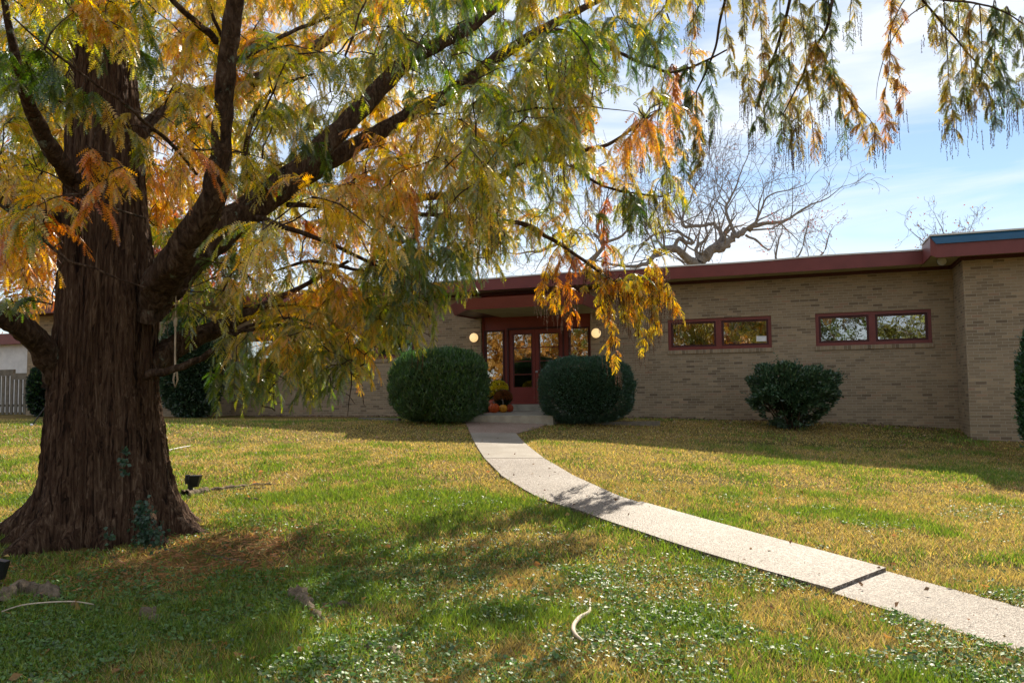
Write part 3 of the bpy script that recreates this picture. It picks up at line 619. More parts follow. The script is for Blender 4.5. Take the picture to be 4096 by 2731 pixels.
# fallen leaves on the right bush (lie on it: one mass of litter)
def curled(P, size, col):
    n = len(P); a = rng.uniform(0, 6.28, n); D = np.stack([np.cos(a), np.sin(a), rng.normal(size=n) * .35], 1); D /= np.linalg.norm(D, axis=1)[:, None]
    return leaves(P, D, size, size * .6, col, fold=.3)
c = at(2341, 1430, 18.4); n = 90
a = rng.uniform(0, 6.28, n); r = np.sqrt(rng.random(n)) * .9; lx = r * np.cos(a) * 1.0; ly = r * np.sin(a) * .85
zz = c[2] - .02 - .75 * (np.abs(lx) / 1.12) ** 2.9 * .8 - .6 * (np.abs(ly) / .95) ** 2.6
V, Fc, C = curled(np.stack([c[0] + lx, 18.4 + ly, zz + .02], 1), rng.uniform(.05, .09, n), colvar(n, (.35, .23, .13), .4))
o = npmesh('leaf_litter', V, Fc, DRYM, None, C); tag(o, 'tan dead leaves caught on top of the rounded right bush', kind='stuff')

# ------------------------------------------------------------------ pumpkins and chrysanthemums
def pumpkin(x, y, Yd, r, h, col, lab, stemc=(.25, .2, .12), lob=9, name='pumpkin', sl_=.09):
    p = at(x, y, Yd); u = (p - P0) @ DX; nn_ = (p - P0) @ NN; zg = zst + (zst2 - zst) * nn_ / nS
    base = np.array([p[0], p[1], zg]); t = thing(name, base, lab, 'pumpkin', 'pumpkins on the stoop')
    m = paint(name + '_skin', col, .38, .25, 14)
    pr = [(.01, .0), (r * .45, .0), (r * .8, h * .12), (r, h * .42), (r * .93, h * .72), (r * .62, h * .93), (r * .25, h * .97), (.02, h * .88)]
    pr2 = []
    for i in range(len(pr) - 1):
        for k in range(3):
            q = k / 3; pr2.append((pr[i][0] + (pr[i + 1][0] - pr[i][0]) * q, pr[i][1] + (pr[i + 1][1] - pr[i][1]) * q))
    pr2.append(pr[-1])
    mb = MB(); mb.lathe(base, pr2, 72, lob, .13); mb.build('rind', m, t, True)
    mb = MB(); mb.tube([base + [0, 0, h * .86], base + [.01, 0, h * .86 + sl_ * .5], base + [-.02, .01, h * .86 + sl_]], [.022, .014, .018], 8); mb.build('stalk', TIMB, t, True)
px = lambda x, y: (1740 + x / 2.529, 1100 + y / 2.529)
pumpkin(*px(595, 1380), 20.2, .145, .24, (.50, .085, .012), 'large front orange pumpkin left of the yellow one')
pumpkin(*px(590, 1330), 20.75, .155, .34, (.33, .05, .012), 'darker orange pumpkin half hidden behind the large front one')
pumpkin(*px(688, 1380), 20.3, .115, .20, (.62, .27, .02), 'yellow pumpkin with a long bent stalk', sl_=.16)
pumpkin(*px(752, 1365), 20.6, .11, .20, (.36, .06, .02), 'small orange pumpkin right of the yellow one')
pumpkin(*px(492, 1380), 20.4, .14, .16, (.035, .05, .02), 'dark green striped squash at the left end of the stoop', name='squash')
def mum(x, y, Yd, r, col, lab, n=1400):
    p = at(x, y, Yd); nn_ = (p - P0) @ NN; zg = zst + (zst2 - zst) * nn_ / nS
    t = thing('potted_chrysanthemum', (p[0], p[1], zg), lab, 'potted flower', 'potted chrysanthemums by the doors')
    mb = MB(); mb.lathe((p[0], p[1], zg), [(.08, 0), (.11, .16), (.12, .2), (.1, .2), (.09, .15)], 20); mb.build('pot', BLACK, t)
    d = rng.normal(size=(n, 3)); d[:, 2] = np.abs(d[:, 2]) - .25; d /= np.linalg.norm(d, axis=1)[:, None]
    c = np.array([p[0], p[1], p[2] - r * .1]); Pp = c + d * r * np.array([1, 1, .8]) * rng.uniform(.93, 1.03, (n, 1))
    Vs = []
    for k in range(5):
        e = rng.normal(size=(n, 3)) * .6 + d; e /= np.linalg.norm(e, axis=1)[:, None]; Vs.append(leaves(Pp, e, .026, .02, colvar(n, col, .35)))
    npmesh('flower_heads', *[merge(Vs)[i] for i in (0, 1)], DRYM, t, merge(Vs)[2]) if False else None
    V, Fc, C = merge(Vs); npmesh('flower_heads', V, Fc, DRYM, t, C)
    d2 = rng.normal(size=(1800, 3)); d2[:, 2] = d2[:, 2] * .9 - .1; d2 /= np.linalg.norm(d2, axis=1)[:, None]
    P2 = c + d2 * r * rng.uniform(.55, .93, (1800, 1)) * np.array([1, 1, .9]); P2[:, 2] = np.maximum(P2[:, 2], zg + .12)
    V, Fc, C = leaves(P2, d2, .05, .025, colvar(1800, (.03, .05, .012))); npmesh('leaves', V, Fc, SHRUBM, t, C)
mum(*px(640, 1135), 20.95, .245, (.80, .66, .03), 'bright yellow potted chrysanthemum beside the left door')
mum(*px(560, 1200), 20.9, .17, (.80, .66, .03), 'smaller yellow chrysanthemum low on the left, next to the bush', 700)
mum(*px(690, 1230), 20.6, .23, (.30, .11, .03), 'rust brown potted chrysanthemum in front of the yellow one')

# edging timber right of the stoop
e0, e1 = gpt(2215, 1694), gpt(2640, 1702)
mb = MB(); dd = e1 - e0; ln = np.linalg.norm(dd[:2]); mb.box(((e0 + e1) / 2 + [0, 0, .0]), (ln / 2, .05, .07), math.atan2(dd[1], dd[0])); o = mb.build('edging_timber', TIMB); tag(o, 'long low timber edging along the bed right of the stoop', 'edging')
e0, e1 = gpt(1440, 1680), gpt(1600, 1684)
mb = MB(); dd = e1 - e0; ln = np.linalg.norm(dd[:2]); mb.box(((e0 + e1) / 2), (ln / 2, .05, .07), math.atan2(dd[1], dd[0])); o = mb.build('edging_timber', TIMB); tag(o, 'short low timber edging along the bed left of the tall bush', 'edging')
# ------------------------------------------------------------------ the big tree: trunk, limbs, branchlets, foliage
TREE = thing('conifer_tree', (-3.95, 7.8, float(gz(-3.95, 7.8))), 'huge old conifer with a flared reddish trunk and feathery green and gold autumn foliage', 'tree')
TZ0 = float(gz(-3.95, 7.8))
def proj_(p):
    q = MR.T @ (np.asarray(p) - np.array([0, 0, EYE])); return (CX - F * q[0] / q[2]) / KD, (CY + F * q[1] / q[2]) / KD
def trunk():
    # silhouette read from the photo: (y, left x, right x) in the 2352 px picture, at Y = 7.8
    prof = [(-700, 185, 232), (-420, 176, 246), (-200, 168, 260), (0, 160, 280), (100, 157, 300), (200, 155, 318), (300, 152, 328), (400, 150, 335), (500, 146, 345), (600, 136, 360), (700, 130, 370), (800, 124, 366), (900, 113, 368), (1000, 106, 382), (1060, 100, 392), (1120, 84, 408), (1180, 58, 430), (1215, 40, 446), (1260, 30, 455)]
    zs, cx, hw = [], [], []
    for y, a, b2 in prof:
        pa, pb = aD(a, y, 7.8), aD(b2, y, 7.8); zs.append((pa[2] + pb[2]) / 2); cx.append((pa[0] + pb[0]) / 2); hw.append((pb[0] - pa[0]) / 2)
    zs, cx, hw = map(lambda q: np.array(q)[::-1], (zs, cx, hw))
    Z = np.concatenate([np.linspace(TZ0 - .25, TZ0 + 1.6, 50), np.linspace(TZ0 + 1.65, zs[-1], 110)]); T = 160
    th = np.linspace(0, 2 * math.pi, T, endpoint=False)
    roots = [(-.10, .50, .17, .34), (-.62, .46, .15, .34), (-1.12, .22, .13, .26), (-1.62, .20, .10, .22), (-2.0, .46, .17, .36), (-2.6, .3, .16, .3), (3.1, .80, .21, .40), (2.3, .5, .2, .4), (1.4, .5, .2, .4), (.6, .4, .16, .4)]
    V = []
    for z in Z:
        c = np.interp(z, zs, cx); h = np.interp(max(z, TZ0 + .95), zs, hw) * .875 * (1 + .10 * math.exp(-max(z - TZ0, 0) / .5)); hh = max(z - TZ0, -.05)
        r = np.full(T, h)
        for a, A, wd, hz in roots:
            d = (th - a + math.pi) % (2 * math.pi) - math.pi
            wdh = wd * (1 + hh * 1.1); r += A * np.exp(-(d / wdh) ** 2) * math.exp(-max(hh, 0) / (hz * .72)) * (1.0)
        # long flutes and ridges running up
        tw = th + .10 * np.sin(z * .8)
        fl_ = .030 * np.sin(tw * 9 + 1.3 * math.sin(z * .6)) + .020 * np.sin(tw * 15 + 2 + z * .5) + .012 * np.sin(tw * 29 + z * 1.7) + .009 * np.sin(tw * 47 + 3 * math.sin(z * 1.3))
        r = r * (1 + fl_ * 1.1) + .006 * rng.normal(size=T)
        V.append(np.stack([c + r * np.cos(th), 7.8 + r * np.sin(th) * .95, np.full(T, z)], 1))
    V = np.array(V); nz = len(Z); idx = np.arange(nz * T).reshape(nz, T); nxt = np.roll(idx, -1, 1)
    Fc = np.stack([idx[:-1], nxt[:-1], nxt[1:], idx[1:]], -1).reshape(-1, 4)
    return npmesh('trunk', V.reshape(-1, 3), Fc, BARK, TREE, smooth=True)
trunk()
def limb_pts(pts):                                       # (x, y, Y, width px) -> smooth world polyline with radii
    P = [aD(x, y, Y) for x, y, Y, w_ in pts]; r = [w_ * .5 * KD * Y / F for x, y, Y, w_ in pts]
    Q = subdiv([np.append(p, q) for p, q in zip(P, r)], 8); return [q[:3] for q in Q], [max(.004, q[3] * .93) for q in Q]
LIMBS = [
 [(345, 720, 7.75, 80), (365, 655, 7.6, 84), (398, 612, 7.35, 80), (440, 540, 7.1, 74), (488, 455, 6.9, 62), (508, 350, 6.8, 50), (512, 250, 6.7, 46), (520, 150, 6.6, 46), (535, 50, 6.5, 44), (548, -60, 6.4, 40), (560, -260, 6.4, 30)],
 [(360, 700, 8.0, 64), (405, 640, 8.1, 70), (470, 570, 8.3, 74), (560, 490, 8.6, 74), (640, 432, 8.8, 66), (720, 360, 9.0, 56), (800, 280, 9.2, 48), (870, 205, 9.4, 44), (930, 145, 9.5, 38), (1010, 100, 9.7, 34), (1080, 60, 9.9, 30), (1150, 5, 10.0, 26), (1240, -80, 10.2, 20)],
 [(500, 560, 8.6, 44), (600, 475, 9.0, 50), (700, 405, 9.3, 46), (790, 350, 9.6, 42), (880, 300, 9.9, 38), (960, 252, 10.2, 36), (1040, 212, 10.5, 34), (1120, 150, 10.8, 30), (1200, 95, 11, 26), (1280, 50, 11.3, 20), (1400, -10, 11.6, 12)],
 [(300, 880, 7.8, 84), (335, 850, 7.85, 66), (375, 815, 8.0, 60), (425, 785, 8.2, 54), (480, 762, 8.4, 44), (540, 735, 8.6, 32), (610, 700, 8.8, 20), (690, 660, 9.1, 12), (800, 600, 9.4, 8)],
 [(330, 862, 7.5, 24), (390, 850, 7.5, 20), (450, 828, 7.6, 17), (505, 795, 7.7, 13), (560, 755, 7.9, 10), (640, 730, 8.1, 8), (720, 745, 8.2, 6), (790, 790, 8.3, 5)],
 [(150, 870, 7.7, 84), (118, 825, 7.5, 70), (85, 782, 7.3, 60), (40, 747, 7.0, 56), (0, 725, 6.8, 52), (-70, 700, 6.5, 46), (-220, 650, 6, 30)],
 [(170, 540, 7.8, 60), (130, 508, 7.7, 44), (90, 498, 7.5, 42), (40, 478, 7.3, 40), (0, 447, 7.1, 38), (-80, 390, 6.8, 34), (-240, 250, 6.4, 22)],
 [(180, 430, 7.7, 60), (155, 395, 7.4, 46), (118, 345, 7.1, 42), (90, 290, 6.9, 38), (62, 225, 6.6, 30), (40, 150, 6.3, 24), (20, 60, 6.1, 18), (0, -60, 5.9, 12)],
 [(300, 330, 8.2, 40), (380, 260, 8.8, 36), (470, 215, 9.3, 34), (560, 195, 9.8, 34), (640, 160, 10.2, 30), (700, 125, 10.5, 32), (755, 90, 10.8, 26), (860, 40, 11.2, 18), (980, -40, 11.6, 12)],
 [(900, 470, 9.9, 22), (1000, 450, 10.4, 20), (1090, 440, 10.8, 20), (1140, 415, 11, 20), (1190, 376, 11.2, 16), (1240, 366, 11.4, 14), (1320, 350, 11.6, 12), (1400, 330, 11.7, 9), (1460, 290, 11.8, 7), (1520, 250, 11.9, 5)],
 [(660, 470, 9.0, 14), (800, 478, 9.6, 13), (940, 490, 10.2, 12), (1080, 500, 10.8, 12), (1200, 515, 11.2, 13), (1250, 540, 11.4, 11), (1300, 570, 11.5, 9), (1360, 612, 11.6, 8), (1410, 645, 11.7, 6), (1480, 650, 11.8, 4)],
 [(1240, 366, 11.4, 8), (1310, 380, 11.5, 8), (1370, 420, 11.6, 7), (1430, 440, 11.7, 6), (1520, 452, 11.8, 4)],
 [(1180, 105, 10.9, 14), (1280, 70, 10.4, 12), (1340, 100, 10.0, 11), (1400, 112, 9.7, 10), (1450, 135, 9.5, 9), (1500, 155, 9.4, 8), (1545, 166, 9.3, 7), (1600, 150, 9.2, 6), (1670, 115, 9.0, 4)],
 [(1150, 0, 9.9, 20), (1350, -120, 9.4, 18), (1560, -130, 8.8, 16), (1760, -90, 8.2, 14), (1900, -60, 7.8, 12), (2020, -40, 7.5, 10), (2090, -15, 7.4, 8), (2150, -2, 7.3, 6), (2250, 10, 7.2, 5), (2310, 30, 7.1, 4), (2380, 75, 7.1, 3)],
 [(1920, -55, 7.8, 9), (1900, 60, 8.0, 8), (1865, 120, 8.1, 6), (1838, 185, 8.2, 5), (1800, 260, 8.2, 3)],
 [(1830, -80, 8.1, 9), (1800, 60, 8.5, 8), (1770, 150, 8.6, 6), (1735, 250, 8.7, 4)],
 [(2110, -10, 7.4, 5), (2170, 60, 7.5, 5), (2230, 130, 7.5, 4), (2290, 200, 7.5, 3)],
 [(1700, -110, 8.4, 9), (1660, 20, 8.9, 7), (1640, 120, 9.1, 6), (1600, 210, 9.2, 4)],
 [(520, 150, 6.6, 14), (600, 112, 6.9, 11), (660, 78, 7.2, 10), (730, 50, 7.5, 9), (820, 20, 7.8, 6)],
 [(500, 95, 6.6, 20), (455, 55, 6.4, 17), (400, 5, 6.2, 14), (330, -80, 6.0, 10)],
 [(510, 85, 6.6, 10), (490, 40, 6.5, 9), (470, -20, 6.4, 7)],
 [(452, 400, 6.9, 8), (392, 329, 6.2, 10), (337, 285, 5.9, 9), (286, 238, 5.6, 8), (220, 194, 5.4, 7), (157, 146, 5.2, 6), (99, 102, 5.0, 5), (30, 40, 4.9, 4)],
 [(452, 399, 6.9, 5), (390, 325, 6.3, 5), (330, 293, 6.0, 5), (275, 288, 5.8, 4), (225, 300, 5.7, 4), (209, 340, 5.6, 3)],
 [(330, 500, 7.2, 6), (250, 475, 6.4, 6), (165, 435, 6.0, 5), (128, 406, 5.8, 4), (80, 388, 5.7, 4)],
 [(-60, 430, 6.0, 9), (40, 500, 5.9, 8), (110, 560, 5.8, 8), (160, 600, 5.8, 7), (215, 615, 5.8, 6), (270, 640, 5.8, 5), (335, 660, 5.9, 4)],
 [(-80, 130, 5.6, 12), (20, 180, 5.6, 10), (100, 215, 5.6, 8), (180, 250, 5.7, 7), (270, 255, 5.8, 5)],
 [(620, 440, 8.6, 14), (560, 380, 8.0, 12), (590, 250, 7.6, 10), (640, 200, 7.4, 8), (720, 170, 7.3, 5)],
 [(640, 620, 8.4, 6), (720, 600, 8.3, 9), (830, 620, 8.5, 9), (870, 590, 8.6, 14), (910, 560, 8.7, 16), (960, 540, 9.2, 12)],
 [(560, 490, 8.6, 20), (650, 520, 8.5, 14), (760, 560, 8.5, 11), (880, 620, 8.6, 8), (980, 680, 8.7, 5)],
 [(480, 762, 8.4, 14), (560, 760, 8.2, 10), (660, 745, 8.1, 8), (740, 770, 8.1, 6), (800, 850, 8.1, 4)],
]
NODES, NR = [], []
for i, l in enumerate(LIMBS):
    p, r = limb_pts(l); p = [np.array(q) for q in p]
    # small irregular bends and knots
    ph = rng.uniform(0, 6, 6)
    for k, q in enumerate(p):
        if 0 < k < len(p) - 1: q += r[k] * (.05 if r[2] > .06 else .18) * np.array([math.sin(k * .9 + ph[0]), math.sin(k * .7 + ph[1]), math.sin(k * 1.1 + ph[2])])
    rr_ = [x * (1 + .03 * math.sin(k * .7 + ph[3]) + .03 * math.sin(k * 1.9 + ph[4])) for k, x in enumerate(r)]
    big = r[2] > .06; mb = MB(); kk_ = 22 if big else 7
    if big:
        rr_[0] *= 1.25; rr_[1] *= 1.12
    mb.tube(p, rr_, kk_)
    if big:
        vv = np.array(mb.v).reshape(len(p), kk_, 3); ce = np.array(p)[:, None]; th_ = np.arange(kk_)[None] * 6.283 / kk_; sg = np.arange(len(p))[:, None]
        fl_ = .05 * np.sin(3 * th_ + .25 * sg + ph[0]) + .05 * np.sin(5 * th_ - .18 * sg + ph[1]) + .035 * np.sin(8 * th_ + .4 * sg + ph[2]) + .02 * rng.normal(size=(len(p), kk_))
        vv = ce + (vv - ce) * (1 + fl_[..., None]); mb.v = [tuple(q) for q in vv.reshape(-1, 3)]
    mb.build('limb' if max(r) > .03 else 'branch', BARKL, TREE, True)
    NODES += p; NR += r
NODES = np.array(NODES)
# ---- where the crown shows: rows of 84 px cells of the 2352 px picture; digit = how full
DEN = ["6678899999999999997000000000","7778889999999999985000000000","8776788958999999620000000000","8767888888999998421000000000","9866888888999985333000000000","9856888888999975433000000000","8746788889999942220000000000","6505677889999400110000000000","4301478888850000000000000000","1000346787610000000000000000","0000024555000000000000000000","0000001212000000000000000000"]
RED = [(60, 390, 150, .6), (80, 60, 90, .56), (650, 70, 150, .6), (420, 400, 80, .72), (600, 260, 90, .5), (470, 40, 80, .62), (1000, 300, 120, .58), (1150, 120, 90, .45), (650, 700, 80, .62), (980, 740, 80, .6), (800, 470, 95, 1.), (850, 560, 60, .95), (1545, 190, 50, 1.), (1545, 280, 55, .85), (1390, 590, 45, 1.), (1310, 660, 30, .95), (430, 130, 70, .85), (230, 450, 60, .9), (210, 500, 50, .95), (620, 560, 40, .8), (760, 660, 45, .85), (420, 300, 70, .85), (380, 410, 60, .8), (60, 600, 120, .85), (90, 250, 60, .8),
       (1050, 90, 130, .05), (1090, 170, 80, .08), (750, 390, 60, .08), (950, 640, 130, .12), (880, 580, 80, .15), (40, 180, 130, .12), (130, 90, 60, .2), (330, 150, 70, .12), (560, 560, 80, .1), (1000, 560, 90, .25), (640, 880, 90, .25), (520, 850, 80, .2), (760, 860, 70, .3), (1430, 470, 30, .3), (1600, 240, 60, .3), (1480, 720, 30, .4), (1250, 60, 60, .15), (250, 30, 40, .2), (700, 300, 50, .15),
       (560, 120, 60, .62), (250, 70, 60, .58), (900, 160, 130, .55), (900, 760, 90, .50), (1430, 690, 90, .60), (1270, 680, 60, .6), (1700, 60, 100, .42), (2250, 200, 90, .38), (1880, 260, 90, .38), (2050, 200, 60, .72), (1350, 250, 80, .5), (1180, 560, 120, .45)]
def hue_at(x, y):
    h = .43 + .20 * math.sin(x * .011 + 1.1) * math.sin(y * .013 + .4) + .10 * math.sin(x * .031 + y * .023); wsum = .35; acc = h * wsum
    for a, b2, r, v in RED:
        k = math.exp(-((x - a) ** 2 + (y - b2) ** 2) / (r * r)); acc += v * k; wsum += k
    return acc / wsum
PAL_X = np.array([0, .25, .45, .6, .78, 1.0]); PAL = np.array([(.030, .078, .008), (.085, .140, .010), (.29, .26, .016), (.50, .34, .022), (.54, .25, .020), (.36, .10, .018)])
def pal(h): return np.stack([np.interp(h, PAL_X, PAL[:, k]) for k in range(3)], -1)
def limb_block(x, y, Y):                                 # is a bare stretch of trunk or big limb just behind this point?
    if 118 < x < 385 and y > 105 and Y < 8.9: return .985 if y > 110 else .3
    for li in (0, 1, 2, 3, 5, 7):
        l = LIMBS[li]
        for a, b2 in zip(l, l[1:]):
            dx, dy = b2[0] - a[0], b2[1] - a[1]; t = max(0, min(1, ((x - a[0]) * dx + (y - a[1]) * dy) / (dx * dx + dy * dy)))
            d = math.hypot(x - a[0] - t * dx, y - a[1] - t * dy)
            if d < (a[3] + b2[3]) * .25 + 26 and Y < a[2] + .5: return {0: .95, 1: .90, 2: .78, 3: .85, 5: .96, 7: .85}[li]
    return 0
def proj(p):                                             # world point -> 2352 px picture
    q = MR.T @ (np.asarray(p) - np.array([0, 0, EYE])); return (CX - F * q[0] / q[2]) / KD, (CY + F * q[1] / q[2]) / KD
ENVX = [-400, 130, 135, 380, 400, 470, 520, 590, 650, 740, 820, 900, 990, 1060, 1140, 1180, 1220, 1230, 1560, 1640, 1700, 2600]; ENVY = [760, 720, 560, 560, 760, 900, 950, 955, 900, 945, 890, 815, 780, 690, 640, 560, 540, 850, 850, 440, 400, 400]
HOLES = [(750, 215, 62, 50), (1430, 235, 62, 62), (1395, 320, 40, 40), (800, 610, 55, 32), (1175, 620, 45, 60), (365, 190, 28, 40), (1560, 45, 30, 50), (1640, 60, 22, 40), (1320, 470, 45, 40), (520, 560, 0, 0), (700, 590, 45, 25), (1240, 470, 40, 30), (470, 200, 35, 45), (400, 330, 30, 50), (760, 130, 35, 25), (1000, 400, 40, 30), (640, 330, 35, 30), (1130, 290, 40, 30), (560, 640, 40, 30), (440, 690, 50, 30)]
def shoot_ok(p, ln, front=False):
    x, y = proj(p); x2, y2 = proj(p - np.array([0, 0, ln * .8]))
    if y2 > np.interp(x, ENVX, ENVY) + 8: return False
    ym = (y + y2) / 2
    for a, b2, rx, ry in HOLES:
        if rx and ((x - a) / rx) ** 2 + ((ym - b2) / ry) ** 2 < 1 and rng.random() < .9: return False
    if not front and rng.random() < limb_block(x, ym, p[1]): return False
    return True
clusters = []                                            # (pos, hue, kind)
def zrange(x, y):
    t = (x * KD - CX) / F; A = 1 + t * t; Bq = 3.95 * t - 7.8; Rr = (7.0 if x < 1000 else 8.4) if y < 400 else 6.8
    Cq = 3.95 ** 2 + 7.8 ** 2 - Rr * Rr; disc = Bq * Bq - A * Cq
    return min((-Bq + math.sqrt(max(disc, 0))) / A, 12.3)
for r_, row in enumerate(DEN):
    for c_, ch in enumerate(row):
        dn = int(ch)
        if dn == 0: continue
        nn = rng.poisson(dn * (1.3 if c_ < 16 else .8) * (1 if c_ > 1 else 1.2))
        if r_ == 0: nn = int(nn * 1.5)
        for _ in range(nn):
            x = (c_ + rng.random()) * 84; y = (r_ + rng.random()) * 84 - 40
            if r_ == 0: y -= rng.random() * 90
            zm = zrange(x, y)
            if x > 1160 and y > 330: Y = rng.uniform(10.9, 12.3)
            elif x > 1560: Y = rng.uniform(max(6.9, zm - 2.2), max(8.0, zm + .6))
            elif y > 580 and x > 400: Y = rng.uniform(7.0, 9.6) + (x - 700) / 500
            else: Y = 5.0 + (zm - 5.0) * rng.random() ** .62
            if rng.random() < limb_block(x, y + 20, Y): 
                Y = rng.uniform(9.2, max(zm, 10.5)) if x < 1160 else Y
                if x >= 1160 or y > 660: continue
            p = aD(x, y, Y)
            if p[2] < gz(p[0], p[1]) + .9: continue
            clusters.append((p, hue_at(x, y) + rng.normal() * .10, x, y))
# sprays hanging in front of the bare trunk, along the thin front branches
for x, y, Y, h in [(205, 345, 5.5, .78), (225, 370, 5.5, .7), (255, 365, 5.6, .55), (280, 390, 5.5, .7), (245, 420, 5.4, .85), (225, 455, 5.4, .9), (290, 300, 5.8, .45), (330, 330, 5.9, .3), (190, 205, 5.3, .35), (150, 180, 5.2, .25), (240, 235, 5.5, .6), (215, 215, 5.4, .2), (300, 265, 5.7, .5), (90, 120, 5.1, .2), (120, 160, 5.1, .15), (60, 150, 5.2, .1), (30, 130, 5.3, .15), (90, 190, 5.5, .12), (50, 200, 5.5, .3), (145, 560, 5.8, .35), (175, 585, 5.8, .4), (210, 600, 5.8, .42), (245, 622, 5.8, .3), (285, 640, 5.8, .35), (325, 655, 5.9, .55), (110, 540, 5.8, .3), (60, 500, 5.9, .25),
                   (250, 10, 5.4, .6), (210, 30, 5.3, .55), (280, 30, 5.5, .62), (180, 10, 5.2, .65), (235, 60, 5.4, .6), (320, 10, 5.8, .2), (200, 40, 5.3, .58), (300, 35, 5.6, .6), (170, 35, 5.2, .7), (320, 120, 5.8, .15),
                   (440, 240, 6.2, .15), (460, 300, 6.2, .3), (730, 330, 7.9, .05), (745, 370, 7.9, .05), (700, 320, 7.8, .1), (860, 130, 8.0, .1), (940, 210, 8.3, .12), (960, 110, 8.2, .05), (1050, 60, 8.4, .05), (30, 700, 6.2, .2), (80, 690, 6.2, .2), (120, 705, 6.2, .25), (10, 690, 6.1, .2)]:
    clusters.append((aD(x, y, Y), h, -1, y))
print('clusters', len(clusters))
# ---- grow branchlets from the limbs to every cluster
order = sorted(range(len(clusters)), key=lambda i: np.min(np.linalg.norm(NODES - clusters[i][0], axis=1)))
nodes = list(NODES); nrad = list(NR); arr = np.zeros((len(NODES) + 14 * len(clusters), 3)); arr[:len(NODES)] = NODES; cnt = len(NODES)
tb = MB(); SH = []                                       # shoots: start, direction, length, hue
cdir = {}
for i in order:
    p, h, x, y = clusters[i]
    tgt = p + np.array([0, 0, .02]); d = np.linalg.norm(arr[:cnt] - tgt, axis=1) + .6 * np.clip(arr[:cnt, 2] - tgt[2], 0, 9) * .3; k = int(np.argmin(d)); q = arr[k].copy(); D = np.linalg.norm(tgt - q)
    outd = tgt - q; outd /= (np.linalg.norm(outd) + 1e-6)
    if D > .06:
        seg = max(3, min(10, int(D / .18) + 2)); mid = (q + tgt) / 2 + np.array([rng.normal() * .1 * D, rng.normal() * .1 * D, .16 * D]); pts = []
        for s_ in range(seg + 1):
            t = s_ / seg; pts.append((1 - t) ** 2 * q + 2 * t * (1 - t) * mid + t * t * tgt + rng.normal(size=3) * .012 * (0 < s_ < seg))
        r0 = min(.004 + .0035 * D + .0025, .02); tb.tube(pts, np.linspace(r0, .003, seg + 1), 4)
        for q2 in pts[1:]: arr[cnt] = q2; cnt += 1
        outd = pts[-1] - pts[-2]; outd /= np.linalg.norm(outd)
        if D > .35:
            for s_ in range(1, seg, 1):
                if rng.random() < .55:
                    l_ = rng.uniform(.2, .4)
                    if shoot_ok(pts[s_], l_): SH.append((pts[s_], outd, l_, h + rng.normal() * .06, max(x, 0), y))
    for _ in range(rng.integers(4, 7) if x >= 0 else 3):
        l_ = rng.uniform(.24, .5)
        if x < 0: l_ *= .62
        if shoot_ok(tgt, l_, x < 0): SH.append((tgt, outd, l_, h + rng.normal() * .08, max(x, 0), y))
